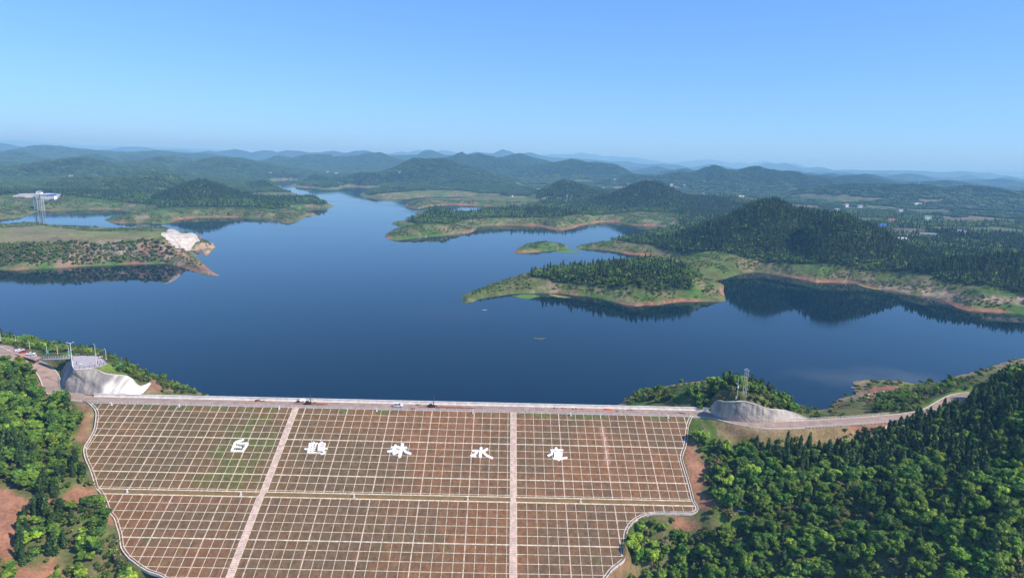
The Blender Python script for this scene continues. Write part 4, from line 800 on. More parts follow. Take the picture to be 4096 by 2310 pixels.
for G, lab, wx, par in ((WP0, 'shaded vertical concrete cut face at the left corner of the plaza, facing the road bend', None, 0), (WP1, 'tall sprayed concrete cut face under the viewing plaza, grey turning bright white to the right', -206, 1), (WP2, 'curved grey sprayed concrete retaining wall beside the road at the right end of the dam', None, 2)):
    c = wallcol(G, wx)
    if par == 2:
        P = G.reshape(-1, 3); c = lerp3(c * 1.15, C_(.5, .43, .36), (1 - sstep(13, 16, P[:, 2] + 3 * (fbm(P[:, 0], P[:, 1], 4, 9, 2) - .5))) * .6)
    nv, nu, _ = G.shape; I = np.arange(nv * nu).reshape(nv, nu); Fq = np.stack([I[:-1, :-1], I[:-1, 1:], I[1:, 1:], I[1:, :-1]], -1).reshape(-1, 4)
    wo = tag(mk('retaining_wall', G.reshape(-1, 3), Fq, M['wallmix'], smooth=True, col=c), lab, 'retaining wall')
    sweep(G[-1], [(.25, -.3), (.25, .18), (-.2, .18), (-.2, -.3)], 'coping', M['concrete'], wo)

# ------------------------------------------------------------------ tree prototypes (crowns of many small leaf-clump faces)
def ico(sub):
    bm = bmesh.new(); bmesh.ops.create_icosphere(bm, subdivisions=sub, radius=1); V = np.array([v.co[:] for v in bm.verts]); Fc = [tuple(v.index for v in f.verts) for f in bm.faces]; bm.free()
    return V, Fc
ICO1, ICO2 = ico(1), ico(2)
def cards(centers, normals, size, rng, V, Fc, C, br):
    for c, nrm, b in zip(centers, normals, br):
        n = nrm + rng.normal(0, .45, 3); n /= np.linalg.norm(n) + 1e-9
        a = np.cross(n, rng.normal(0, 1, 3)); a /= np.linalg.norm(a) + 1e-9; d = np.cross(n, a); s = size * rng.uniform(.6, 1.35)
        k = len(V); V += [c + a * s, c + d * s * .8, c - a * s * .9, c - d * s * .75]; Fc.append((k, k + 1, k + 2, k + 3)); C += [b] * 4
def lump(V, Fc, C, c, r, rng, base=ICO1, bright=.6, amp=.3):
    k = len(V); P, fs = base
    for p in P:
        q = 1 + rng.uniform(-amp, amp); V.append(np.array(c) + p * np.array(r) * q); C.append(bright * rng.uniform(.75, 1.2))
    Fc += [tuple(k + i for i in f) for f in fs]
def conifer(seed, ncard=260, h=8.5, w=1.55, size=.42, core=ICO2):
    rng = np.random.default_rng(seed); V, Fc, C = [], [], []
    lean = rng.uniform(-.25, .25, 2)
    def rad(t): return w * (np.clip(1 - t, 0, 1) ** .62) * (np.clip(t + .12, 0, 1) ** .28) * 1.12
    k = len(V); P, fs = core
    for p in P:
        t = (p[2] + 1) / 2; r = rad(t) * .86 * (1 + rng.uniform(-.22, .22)); q = np.hypot(p[0], p[1]) + 1e-6
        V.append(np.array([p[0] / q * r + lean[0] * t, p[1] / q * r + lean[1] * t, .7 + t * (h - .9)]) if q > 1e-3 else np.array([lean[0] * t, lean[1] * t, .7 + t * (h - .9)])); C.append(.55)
    Fc += [tuple(k + i for i in f) for f in fs]
    t = rng.uniform(0.02, 1, ncard) ** 1.15; a = rng.uniform(0, 2 * math.pi, ncard); lob = 1 + .22 * np.sin(a * 3 + rng.uniform(0, 6) + t * 9) + rng.uniform(-.12, .18, ncard)
    r = rad(t) * lob; cen = np.stack([r * np.cos(a) + lean[0] * t, r * np.sin(a) + lean[1] * t, .6 + t * (h - .7)], 1)
    nor = np.stack([np.cos(a), np.sin(a), np.full(ncard, .5)], 1)
    cards(cen, nor, size, rng, V, Fc, C, rng.uniform(.55, 1.6, ncard))
    return V, Fc, C
def broadleaf(seed, ncard=420, h=6., w=2.6, size=.36, nl=7, z0=1.3):
    rng = np.random.default_rng(seed); V, Fc, C = [], [], []
    L = [(np.array([rng.uniform(-.3, .3), rng.uniform(-.3, .3), h * .58]), w * .58)]
    for i in range(nl):
        a = i * 2.4 + rng.uniform(0, .8); rr_ = w * rng.uniform(.2, .82); L.append((np.array([rr_ * math.cos(a), rr_ * math.sin(a), h * rng.uniform(.34, .92)]), w * rng.uniform(.22, .46)))
    for c, r in L:
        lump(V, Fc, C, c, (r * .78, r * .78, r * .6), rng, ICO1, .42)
        n = int(ncard * (r / w) ** 2 * 1.1 / 1.6); p = rng.normal(0, 1, (n, 3)); p[:, 2] = np.abs(p[:, 2]) * .9 - .25; p /= np.linalg.norm(p, axis=1)[:, None]
        tone = rng.uniform(.8, 1.25)
        cards(c + p * np.array([r, r, r * .78]) * rng.uniform(.85, 1.12, (n, 1)), p + np.array([0, 0, .5]), size, rng, V, Fc, C, tone * rng.uniform(.55, 1.6, n))
    return V, Fc, C
def crown_mesh(name, VFC, mt):
    V, Fc, C = VFC; me = bpy.data.meshes.new(name); me.from_pydata([tuple(v) for v in V], [], Fc); me.update()
    a = me.attributes.new('Cd', 'FLOAT_COLOR', 'POINT'); c = np.ones((len(V), 4), np.float32); c[:, :3] = np.array(C)[:, None]; a.data.foreach_set('color', c.ravel()); me.materials.append(mt); return me
def trunk_mesh(name, h, r, lean=0.):
    m = MB(); m.bar((0, 0, -.6), (lean, 0, h), r, 6, r * .45)
    for k in range(3): a = k * 2.1; m.bar((lean * .7, 0, h * (.6 + .1 * k)), (lean + math.cos(a) * h * .25, math.sin(a) * h * .25, h * (.9 + .08 * k)), r * .4, 4, r * .2, False)
    me = bpy.data.meshes.new(name); me.from_pydata(m.v, [], m.f); me.materials.append(M['bark']); return me
CON = [crown_mesh('cypress_crown', conifer(10 + i, h=[8.5, 7.2, 9.4, 6.2, 8.0][i], w=[1.5, 1.45, 1.6, 1.25, 1.9][i]), M['conif']) for i in range(5)]
BRO = [crown_mesh('broadleaf_crown', broadleaf(30 + i, nl=[11, 14, 9, 8, 16][i], ncard=[620, 700, 560, 460, 800][i], size=.5, h=[6, 5.2, 7, 4.6, 6.4][i], w=[2.6, 2.8, 2.7, 2.2, 3.3][i]), M['broad']) for i in range(5)]
SHR = [crown_mesh('shrub_crown', broadleaf(50 + i, ncard=150, h=[1.9, 1.5, 2.4][i], w=[1.3, 1.2, 1.6][i], size=.26, nl=4), M['shrub']) for i in range(3)]
FCON = [crown_mesh('far_cypress', conifer(70 + i, ncard=46, h=[8.5, 7.5, 9.5][i], w=[1.7, 1.6, 1.9][i], size=.62, core=ICO1), M['conif']) for i in range(3)]
FBRO = [crown_mesh('far_broadleaf', broadleaf(80 + i, ncard=60, h=[6, 5.5, 7][i], w=[2.7, 3., 3.2][i], size=.75, nl=3), M['broad']) for i in range(3)]
TCON = trunk_mesh('cypress_trunk', 5, .13); TBRO = trunk_mesh('broadleaf_trunk', 3.6, .16, .2)
def patch(seed, mix, n=26, S=26):
    rng = np.random.default_rng(seed); V, Fc, C = [], [], []
    for i in range(n):
        cx_, cy_ = rng.uniform(-S / 2, S / 2, 2); tone = rng.uniform(.75, 1.3); k = len(V); P, fs = ICO1
        con = rng.random() < mix; hh = rng.uniform(6.5, 9.5) if con else rng.uniform(4.5, 7); w_ = rng.uniform(1.7, 2.4) if con else rng.uniform(2.6, 4.2)
        for p in P:
            t = (p[2] + 1) / 2; s = (w_ * ((1 - t) ** .7 + .08)) if con else w_; q = 1 + rng.uniform(-.22, .22)
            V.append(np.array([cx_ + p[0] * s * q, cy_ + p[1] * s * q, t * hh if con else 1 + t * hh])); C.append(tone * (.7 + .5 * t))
        Fc += [tuple(k + i for i in f) for f in fs]
    return V, Fc, C
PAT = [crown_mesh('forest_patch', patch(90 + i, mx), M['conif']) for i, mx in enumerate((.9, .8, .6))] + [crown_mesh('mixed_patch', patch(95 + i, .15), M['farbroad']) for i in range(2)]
def proto_coll(name, meshes):
    c = bpy.data.collections.new(name)
    for i, me in enumerate(meshes): o = bpy.data.objects.new(f'{name}_{i}', me); c.objects.link(o)
    return c
PC = dict(con=proto_coll('near cypress', CON), bro=proto_coll('near broadleaf', BRO), shr=proto_coll('near shrub', SHR), fcon=proto_coll('a cypress', FCON), fbro=proto_coll('a broadleaf', FBRO), pcon=proto_coll('patches', PAT[:3]), pbro=proto_coll('mixed patches', PAT[3:]))
def scatter(name, key, P, scale, rotz, normal=None, label=None, cat=None):
    n = len(P)
    if n == 0: return
    me = bpy.data.meshes.new(name); me.vertices.add(n); me.vertices.foreach_set('co', np.asarray(P, np.float32).ravel())
    a = me.attributes.new('sc', 'FLOAT_VECTOR', 'POINT'); a.data.foreach_set('vector', np.asarray(scale, np.float32).ravel())
    r = np.zeros((n, 3), np.float32); r[:, 2] = rotz
    if normal is not None: r[:, 0] = normal[:, 0]; r[:, 1] = normal[:, 1]; 
    a = me.attributes.new('ro', 'FLOAT_VECTOR', 'POINT'); a.data.foreach_set('vector', r.ravel())
    k = len(PC[key].objects); a = me.attributes.new('ix', 'INT', 'POINT'); a.data.foreach_set('value', RNG.integers(0, k, n).astype(np.int32))
    o = bpy.data.objects.new(name, me); COL.objects.link(o); tag(o, label, cat, kind='stuff')
    g = bpy.data.node_groups.new(name, 'GeometryNodeTree'); g.interface.new_socket('Geometry', in_out='INPUT', socket_type='NodeSocketGeometry'); g.interface.new_socket('Geometry', in_out='OUTPUT', socket_type='NodeSocketGeometry')
    N = g.nodes; gi = N.new('NodeGroupInput'); go = N.new('NodeGroupOutput'); m2p = N.new('GeometryNodeMeshToPoints'); iop = N.new('GeometryNodeInstanceOnPoints'); ci = N.new('GeometryNodeCollectionInfo')
    ci.inputs['Collection'].default_value = PC[key]; ci.inputs['Separate Children'].default_value = True; ci.inputs['Reset Children'].default_value = True
    iop.inputs['Pick Instance'].default_value = True
    def attr(nm, ty):
        q = N.new('GeometryNodeInputNamedAttribute'); q.data_type = ty; q.inputs['Name'].default_value = nm; return q.outputs['Attribute']
    g.links.new(gi.outputs[0], m2p.inputs[0]); g.links.new(m2p.outputs[0], iop.inputs['Points']); g.links.new(ci.outputs[0], iop.inputs['Instance'])
    g.links.new(attr('ix', 'INT'), iop.inputs['Instance Index']); g.links.new(attr('ro', 'FLOAT_VECTOR'), iop.inputs['Rotation']); g.links.new(attr('sc', 'FLOAT_VECTOR'), iop.inputs['Scale'])
    g.links.new(iop.outputs[0], go.inputs[0]); md = o.modifiers.new('scatter', 'NODES'); md.node_group = g
    return o
def in_view(x, y, z, mx=160, my=160):
    p = proj(np.stack([x, y, z], 1)); return (p[:, 0] > -mx) & (p[:, 0] < 4096 + mx) & (p[:, 1] < 2310 + my) & (p[:, 1] > -200)
def jgrid(x0, x1, y0, y1, s):
    a, b = np.meshgrid(np.arange(x0, x1, s), np.arange(y0, y1, s)); a = a.ravel(); b = b.ravel()
    return a + RNG.uniform(-.48, .48, len(a)) * s, b + RNG.uniform(-.48, .48, len(a)) * s
def sc3(n, lo, hi, zlo=.85, zhi=1.15):
    s = RNG.uniform(lo, hi, n); return np.stack([s * RNG.uniform(.85, 1.2, n), s * RNG.uniform(.85, 1.2, n), s * RNG.uniform(zlo, zhi, n)], 1)

# ------------------------------------------------------------------ far woods
def far_trees():
    for (r0, r1, step) in ((575, 1250, 3.6), (1250, 2100, 4.6)):
        x, y = jgrid(-r1 * .95, r1 * .95, 380, r1, step); r = np.hypot(x, y); a = np.arctan2(x, y)
        k = (r > r0) & (r < r1) & (np.abs(a) < math.radians(45)); x, y = x[k], y[k]
        h = hfarg(x, y); sd = sdfar(x, y); k = (h > .6) & (sd > 5) & in_view(x, y, h); x, y, h, sd = x[k], y[k], h[k], sd[k]
        r = np.hypot(x, y)
        op = np.zeros(len(x), bool)
        for P in NO_TREE: op |= inpoly(x, y, P)
        for P in FIELDS_PX: op |= inpoly(x, y, poly_w(P))
        cl = fbm(x, y, 130, 71, 3); plain = (x * .9 + y * .5 > 1500) & (x > 0) & (h < 60)
        clear = (cl > .55) & plain & (h < 40)
        wood = (~op) & (sd > 17) & (h > 7) & ~clear
        # crest lines stay dense cypress, low ground mixed
        mixn = fbm(x, y, 55, 91, 3); slope_hi = sstep(12, 26, h)
        pcon = np.clip(.30 + .70 * slope_hi - (mixn > .53) * .6 * (1 - .5 * slope_hi), .05, .97); pcon = np.where(plain, .14, pcon)
        u = RNG.random(len(x)); keep = wood & (RNG.random(len(x)) < np.where(plain & (mixn < .47), .45, .93))
        c = keep & (u < pcon); b = keep & ~(u < pcon)
        shr = ((op & (fbm(x, y, 16, 95, 3) > .47)) | (wood & ~keep)) & (sd > 7) & (RNG.random(len(x)) < .8) & ~inpoly(x, y, MEADOW) & ~inpoly(x, y, poly_w([(640, 945), (650, 928), (690, 912), (740, 930), (785, 932), (802, 966), (770, 1000), (745, 1010), (700, 995), (665, 965)]))
        P = np.stack([x, y, h - .2], 1); s = 1.0 if r0 < 1000 else 1.2
        nm = 'near' if r0 < 1000 else 'mid'
        scatter('cypress_wood', 'fcon', P[c], sc3(c.sum(), .6 * s, 1.2 * s), RNG.uniform(0, 6.3, c.sum()), label='dark cypress wood covering the hills beyond the lake' if nm == 'near' else 'cypress wood on the second line of hills', cat='wood')
        scatter('mixed_wood', 'fbro', P[b], sc3(b.sum(), .6 * s, 1.1 * s), RNG.uniform(0, 6.3, b.sum()), label='lighter broadleaf trees among the cypresses around the lake' if nm == 'near' else 'broadleaf trees on low ground behind the lake', cat='wood')
        scatter('scrub', 'shr', P[shr], sc3(shr.sum(), .7 * s, 1.5 * s, .6, .9), RNG.uniform(0, 6.3, shr.sum()), label='low scrub dotted over the grassy lake shores' if nm == 'near' else 'low scrub on the further shores', cat='scrub')
        print('far', r0, c.sum(), b.sum(), shr.sum())
    # patches further out, laid along the slope
    for (r0, r1, step) in ((2100, 4600, 21), (4600, 9500, 30)):
        x, y = jgrid(-r1, r1, 1000, r1, step); r = np.hypot(x, y); a = np.arctan2(x, y)
        k = (r > r0) & (r < r1) & (np.abs(a) < math.radians(43)); x, y = x[k], y[k]
        h = hfarg(x, y); sd = sdfar(x, y); e = 8.
        hx = (hfarg(x + e, y) - hfarg(x - e, y)) / (2 * e); hy = (hfarg(x, y + e) - hfarg(x, y - e)) / (2 * e)
        r = np.hypot(x, y); cl = fbm(x, y, 130, 71, 3); op = np.zeros(len(x), bool)
        for P in NO_TREE: op |= inpoly(x, y, P)
        for P in FIELDS_PX: op |= inpoly(x, y, poly_w(P))
        plain = (x * .9 + y * .5 > 1500) & (x > 0) & (h < 60); clear = (cl > .55) & (h < 40) & plain
        w = (sd > 22) & (h > 6) & ~op & ~clear & in_view(x, y, h); w &= (RNG.random(len(x)) < np.where(plain, .72, .97))
        con = (RNG.random(len(x)) < np.where(plain, .5, .95))
        tilt = np.stack([np.arctan(hy), -np.arctan(hx)], 1); s = step / 22.
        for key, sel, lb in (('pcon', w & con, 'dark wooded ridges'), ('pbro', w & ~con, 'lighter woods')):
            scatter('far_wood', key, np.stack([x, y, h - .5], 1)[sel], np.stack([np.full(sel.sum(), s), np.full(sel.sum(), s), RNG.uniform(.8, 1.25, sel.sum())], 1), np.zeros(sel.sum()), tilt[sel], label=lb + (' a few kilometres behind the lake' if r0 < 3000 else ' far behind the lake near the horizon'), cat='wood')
        print('patch', r0, w.sum())
far_trees()

# ------------------------------------------------------------------ near slopes
VEG = dict(
 left=poly_w([(-120, 1440), (0, 1442), (60, 1458), (120, 1500), (140, 1540), (125, 1575), (200, 1585), (268, 1600), (300, 1640), (312, 1690), (300, 1730), (300, 1780), (325, 1840), (340, 1900), (335, 1945), (280, 1950), (240, 1990), (160, 2000), (90, 1960), (40, 1930), (-120, 1940)]),
 left2=poly_w([(110, 2040), (250, 2005), (310, 2060), (290, 2160), (210, 2250), (70, 2270), (60, 2180)]),
 left3=poly_w([(300, 2040), (400, 2010), (440, 2060), (450, 2120), (470, 2190), (520, 2250), (590, 2300), (650, 2400), (150, 2400), (280, 2260), (345, 2150)]),
 left4=poly_w([(-100, 2250), (50, 2260), (70, 2400), (-100, 2400)]),
 right=poly_w([(2785, 1760), (2850, 1775), (3000, 1798), (3150, 1800), (3300, 1795), (3440, 1786), (3520, 1750), (3580, 1712), (3660, 1695), (3740, 1668), (3800, 1645), (3870, 1610), (3930, 1580), (3985, 1530), (4250, 1480), (4250, 2420), (2470, 2420), (2540, 2330), (2520, 2260), (2510, 2150), (2560, 2120), (2700, 2125), (2860, 2120), (3000, 2100), (3010, 2060), (2880, 2030), (2830, 1990), (2850, 1930), (2840, 1880), (2810, 1850), (2785, 1780)]),
 knoll=poly_w([(2735, 1590), (2770, 1560), (2860, 1545), (3000, 1540), (3110, 1590), (3190, 1645), (3200, 1655), (3120, 1638), (3060, 1625), (3000, 1600), (2900, 1600), (2868, 1600), (2835, 1622), (2770, 1620), (2740, 1612)]),
 plz=poly_w([(432, 1432), (500, 1452), (560, 1490), (605, 1510), (608, 1530), (560, 1528), (515, 1500), (490, 1470), (450, 1445)]),
 lot=poly_w([(-100, 1340), (60, 1352), (200, 1380), (300, 1398), (400, 1412), (430, 1430), (400, 1422), (300, 1416), (200, 1412), (110, 1392), (-100, 1352)]),
 bank=poly_w([(3480, 1655), (3500, 1610), (3530, 1585), (3560, 1570), (3690, 1560), (3760, 1545), (3820, 1525), (3880, 1520), (3700, 1600), (3620, 1640), (3520, 1655)]),
 tip=poly_w([(2490, 1612), (2560, 1570), (2640, 1560), (2700, 1610)]), tipl=poly_w([(600, 1500), (700, 1540), (800, 1575), (700, 1575), (640, 1540)]),
)
CON_Z = [poly_w(P) for P in ([(2960, 1735), (3300, 1790), (3480, 1740), (3640, 1690), (3800, 1650), (3960, 1530), (4250, 1490), (4250, 1960), (4000, 1900), (3900, 1930), (3740, 1870), (3560, 1890), (3300, 1900), (3120, 1890), (3000, 1800)], [(110, 2040), (250, 2005), (310, 2060), (290, 2160), (210, 2250), (70, 2270), (60, 2180)], [(0, 1760), (100, 1740), (150, 1850), (100, 1960), (0, 1900)], [(200, 1900), (320, 1900), (330, 1950), (240, 1990), (160, 2000), (90, 1960)], [(2850, 1530), (3120, 1590), (3190, 1640), (3150, 1630), (2960, 1580), (2830, 1560)])]
ROADLINE = full[:, :2]
def near_veg():
    pts = {'con': [], 'bro': [], 'shr': []}
    for key, P in VEG.items():
        b = P.min(0); t = P.max(0); small = key in ('bank', 'tip', 'tipl', 'lot', 'plz')
        step = 2.3 if small else 2.45
        x, y = jgrid(b[0], t[0], b[1], t[1], step); k = inpoly(x, y, P); x, y = x[k], y[k]; h = hnear(x, y)
        u, v = uv(x, y); bad = (inpoly(u, v, DAMPOLY) | (pdist(u, v, DAMPOLY, True) < 2.2)) | (pdist(x, y, ROADLINE[::4]) < RW + 2.0) | inpoly(x, y, LOT[:, :2]) | inpoly(x, y, PLZ[:, :2]) | ((h < .5) & (y > 335))
        bad |= (u > LB[0, 0] - 5) & (u < RB[0, 0] + 3) & (v < 1) & (v > -11)
        for Wp in (WALL0, WALL1, WALL2):
            Q = np.vstack([Wp[0][:, :2], Wp[1][::-1, :2]]); bad |= inpoly(x, y, Q) | (pdist(x, y, Q, True) < 1.0)
        z = np.zeros(len(x), bool)
        for Q in CON_Z: z |= inpoly(x, y, Q)
        n = fbm(x, y, 14, 401, 3); g = RNG.random(len(x)); r2 = RNG.random(len(x))
        if small: pc, pb, ps = (.0, .12, .5) if key in ('bank', 'tip', 'tipl') else (.04 + z * .25, .22, .5)
        elif key == 'knoll': pc, pb, ps = np.where(z, .12, .02), np.full(len(x), .22), .65
        else: pc, pb, ps = np.where(z, .42, .04), np.where(z, .16, .46 + .1 * (n > .5)), .42
        gap = (n < .30) & ~z
        c = ~bad & (g < pc) & ~gap; q = ~bad & (g >= pc) & (g < pc + pb) & ~gap; s = ~bad & ~c & ~q & ((g < pc + pb + ps) | gap)
        for kk, sel in (('con', c), ('bro', q), ('shr', s)): pts[kk].append(np.stack([x[sel], y[sel], h[sel], np.full(sel.sum(), hash(key) % 7), small * np.ones(sel.sum())], 1))
    # open ground: sparse scrub
    x, y = jgrid(-330, 420, 215, 520, 3.4); h = hnear(x, y); u, v = uv(x, y)
    ok = (h > (0.6)) | (y < 331); ok &= ~(inpoly(u, v, DAMPOLY) | (pdist(u, v, DAMPOLY, True) < 2.)) & (pdist(x, y, ROADLINE[::4]) > RW + 1.5) & ~inpoly(x, y, LOT[:, :2]) & ~inpoly(x, y, PLZ[:, :2]) & in_view(x, y, h, 60, 60)
    ok &= ~((u > LB[0, 0] - 5) & (u < RB[0, 0] + 3) & (v < 1) & (v > -12)); ok &= (fbm(x, y, 12, 405, 3) > .5) & (RNG.random(len(x)) < .35)
    for Wp in (WALL0, WALL1, WALL2):
        Q = np.vstack([Wp[0][:, :2], Wp[1][::-1, :2]]); ok &= ~(inpoly(x, y, Q) | (pdist(x, y, Q, True) < .8))
    for P in RED_N[:3]: ok &= ~inpoly(x, y, P) | (RNG.random(len(x)) < .15)
    pts['shr'].append(np.stack([x[ok], y[ok], h[ok], x[ok] * 0, x[ok] * 0 + 1], 1))
    return {k: np.vstack(v) for k, v in pts.items()}
def front_scrub():
    x, y = jgrid(-640, -150, 730, 1010, 3.0); k = inpoly(x, y, FRONT); x, y = x[k], y[k]; k = (fbm(x, y, 22, 97, 3) + .25 * (x < -420) > .5) & (RNG.random(len(x)) < .75); x, y = x[k], y[k]
    scatter('peninsula_scrub', 'shr', np.stack([x, y, hfarg(x, y)], 1), sc3(len(x), .9, 2.1), RNG.uniform(0, 6.3, len(x)), label='dense dark scrub on the front bank of the left peninsula', cat='scrub')
front_scrub()
NV = near_veg(); print({k: len(v) for k, v in NV.items()})
def near_build(key, meshes, trunk, nm, cat, kindname, lo, hi):
    P = NV[key]; P = P[in_view(P[:, 0], P[:, 1], P[:, 2], 300, 300)]
    pr = proj(P[:, :3]); vis = (pr[:, 0] > 0) & (pr[:, 0] < 4096) & (pr[:, 1] > 0) & (pr[:, 1] < 2310)
    dist = np.linalg.norm(P[:, :3] - np.array([0, 0, HC]), axis=1) + (~vis) * 9999; order = np.argsort(dist)
    ind = order[:300]; rest = order[300:]
    H0 = 8.0 if key == 'con' else 6.0; todo = {}
    for i in ind:
        x, y, z = P[i, :3]; s = RNG.uniform(lo, hi) * (.8 if P[i, 4] else 1); px, py = pr[i]
        if x < -60: side = 'left of the dam'; zone = ('by the left road' if py < 1560 else 'on the upper left slope' if py < 1760 else 'on the middle left slope' if py < 1980 else 'on the lower left slope' if py < 2160 else 'at the bottom left') + (', edge side' if px < 150 else ', dam side')
        elif y > 335 and x < 205: side = 'on the knoll'; zone = 'on the knoll' + (' left of the power poles' if px < 2960 else ' right of the power poles')
        elif py < 1640: side = 'by the inlet'; zone = 'between right road and inlet' if px < 3900 else 'on the upper right hill'
        else:
            rw = 'just below the right road' if py < 1760 else 'upper' if py < 1870 else 'middle' if py < 1990 else 'lower' if py < 2130 else 'bottom'
            cl_ = 'next to the dam' if px < 2800 else 'left part' if px < 3080 else 'centre left' if px < 3330 else 'centre' if px < 3580 else 'centre right' if px < 3830 else 'right edge'
            side = 'right of the dam'; zone = (rw if rw.startswith('just') else 'on the ' + rw + ' right slope') + ', ' + cl_
        e = bpy.data.objects.new(nm, None); COL.objects.link(e); e.location = (x, y, z); e.rotation_euler = (0, 0, RNG.uniform(0, 6.28)); e.scale = (s * RNG.uniform(.82, 1.2), s * RNG.uniform(.82, 1.2), s * RNG.uniform(.85, 1.18))
        e['category'] = cat; e['group'] = f'{kindname} group {side}'; hh = H0 * s
        size = 'small' if s < lo + (hi - lo) * .34 else 'medium' if s < lo + (hi - lo) * .67 else 'tall'
        todo.setdefault((size, zone), []).append((px, e))
        a = bpy.data.objects.new('crown', meshes[int(RNG.integers(len(meshes)))]); COL.objects.link(a); a.parent = e
        b = bpy.data.objects.new('trunk', trunk); COL.objects.link(b); b.parent = e
    ORD = ['leftmost', 'second from left', 'third from left', 'fourth from left', 'fifth from left', 'sixth from left', 'seventh from left', 'eighth from left', 'ninth from left', 'tenth from left']
    for (size, zone), L in todo.items():
        L.sort(key=lambda q: q[0]); n = len(L)
        for j, (_, e) in enumerate(L): e['label'] = f'{size} {kindname} {zone}' + ('' if n == 1 else (', ' + (ORD[j] if j < 10 and j < n - 1 else 'rightmost' if j == n - 1 else f'{j + 1}th from left')))
    Q = P[rest]; sc = sc3(len(Q), lo, hi) * np.where(Q[:, 4:5] > 0, .75, 1)
    return Q, sc
Q, sc = near_build('con', CON, TCON, 'cypress_tree', 'cypress', 'cypress', .7, 1.1)
scatter('cypress_thicket', 'con', Q[:, :3], sc, RNG.uniform(0, 6.3, len(Q)), label='further dark cypresses filling the slopes beside the dam', cat='cypresses')
Q, sc = near_build('bro', BRO, TBRO, 'broadleaf_tree', 'tree', 'broadleaf tree', .38, 1.1)
scatter('broadleaf_thicket', 'bro', Q[:, :3], sc, RNG.uniform(0, 6.3, len(Q)), label='further green broadleaf trees filling the slopes beside the dam', cat='thicket')
Q = NV['shr']; Q = Q[in_view(Q[:, 0], Q[:, 1], Q[:, 2], 300, 300)]
scatter('undergrowth', 'shr', Q[:, :3], sc3(len(Q), .7, 1.7), RNG.uniform(0, 6.3, len(Q)), label='low green bushes and undergrowth on the slopes beside the dam', cat='undergrowth')

# ------------------------------------------------------------------ big characters on the dam face
def px2uv(px, py): return damhit(px, py)
def glyph(strokes, ox, oy, k, label, name):
    segs = []
    for w, *pts in strokes:
        Q = [px2uv(ox + a / k, oy + b / k) for a, b in pts]
        if len(Q) == 1: Q = Q * 2
        for a, b in zip(Q[:-1], Q[1:]): segs.append((a[0], a[1] * SN / 2.35, b[0], b[1] * SN / 2.35, w * 1.12 / k / 8.6 / 2))
    S = np.array(segs); g = .13
    x0, x1 = min(S[:, 0].min(), S[:, 2].min()) - 1, max(S[:, 0].max(), S[:, 2].max()) + 1
    y0, y1 = min(S[:, 1].min(), S[:, 3].min()) - 1, max(S[:, 1].max(), S[:, 3].max()) + 1
    gu_, gs_ = np.meshgrid(np.arange(x0, x1, g), np.arange(y0, y1, g)); fill = np.zeros(gu_.shape, bool)
    for a, b, c, d, r in S:
        dx, dy = c - a, d - b; L = dx * dx + dy * dy + 1e-9; t = np.clip(((gu_ - a) * dx + (gs_ - b) * dy) / L, 0, 1)
        fill |= (gu_ - a - t * dx) ** 2 + (gs_ - b - t * dy) ** 2 < r * r
    f = fill[:-1, :-1]; I = np.arange(gu_.size).reshape(gu_.shape); n = gu_.size
    u = gu_.ravel(); v = gs_.ravel() * 2.35 / SN
    top = DP(u, v, .42); bot = DP(u, v, .02); V = np.vstack([top, bot]); Fc = []
    nj, ni = f.shape
    for j in range(nj):
        for i in range(ni):
            if not f[j, i]: continue
            a, b, c, d = I[j, i], I[j, i + 1], I[j + 1, i + 1], I[j + 1, i]; Fc.append((a, d, c, b))
            if j == 0 or not f[j - 1, i]: Fc.append((a, b, b + n, a + n))
            if j == nj - 1 or not f[j + 1, i]: Fc.append((c, d, d + n, c + n))
            if i == 0 or not f[j, i - 1]: Fc.append((d, a, a + n, d + n))
            if i == ni - 1 or not f[j, i + 1]: Fc.append((b, c, c + n, b + n))
    used = sorted({q for fc in Fc for q in fc}); mp = {q: k for k, q in enumerate(used)}
    o = mk('character', V[used], [tuple(mp[q] for q in fc) for fc in Fc], M['whitemat']); tag(o, label, 'character', 'white characters on the dam slope')
glyph([(46, (255, 262), (330, 245), (395, 225)), (44, (225, 285), (190, 370), (150, 465)), (40, (225, 285), (340, 300), (505, 300)), (48, (500, 305), (460, 380), (395, 470)), (30, (215, 372), (290, 382), (355, 388)), (34, (150, 470), (280, 470), (395, 478))],
      900, 1720, 5.6, 'white box-shaped character at the left end of the row, left of the left stairway', 0)
glyph([(34, (1985, 275), (1975, 320)), (30, (1900, 305), (2060, 300)), (28, (1895, 305), (1880, 350)), (30, (1790, 425), (1850, 435), (1890, 395), (1930, 350)), (38, (1890, 390), (1860, 505)), (24, (1880, 420), (2015, 405)), (22, (1880, 460), (2005, 450)), (26, (1860, 508), (2010, 503)), (30, (1965, 330), (1950, 505)), (24, (2050, 305), (2010, 370)),
       (34, (2175, 272), (2140, 305)), (40, (2110, 315), (2095, 440)), (30, (2110, 308), (2235, 305), (2215, 400)), (18, (2110, 350), (2220, 350)), (22, (2110, 392), (2215, 392)), (30, (2100, 428), (2190, 432), (2280, 415)), (34, (2100, 455), (2180, 460), (2230, 490), (2212, 525), (2155, 535)), (26, (2040, 508)), (28, (2085, 518)), (24, (2125, 508))],
      900, 1720, 5.6, 'dense many-stroked white character just right of the left stairway', 1)
glyph([(28, (262, 135), (240, 240)), (26, (215, 162), (300, 152)), (24, (255, 170), (215, 208), (168, 212)), (20, (262, 190), (285, 205)), (36, (352, 120), (335, 200), (315, 275)), (26, (295, 167), (398, 162)), (24, (340, 180), (300, 218), (250, 240)), (30, (358, 180), (400, 222), (450, 240))],
      1500, 1740, 3.22, 'white character of two joined trees in the middle of the row', 2)
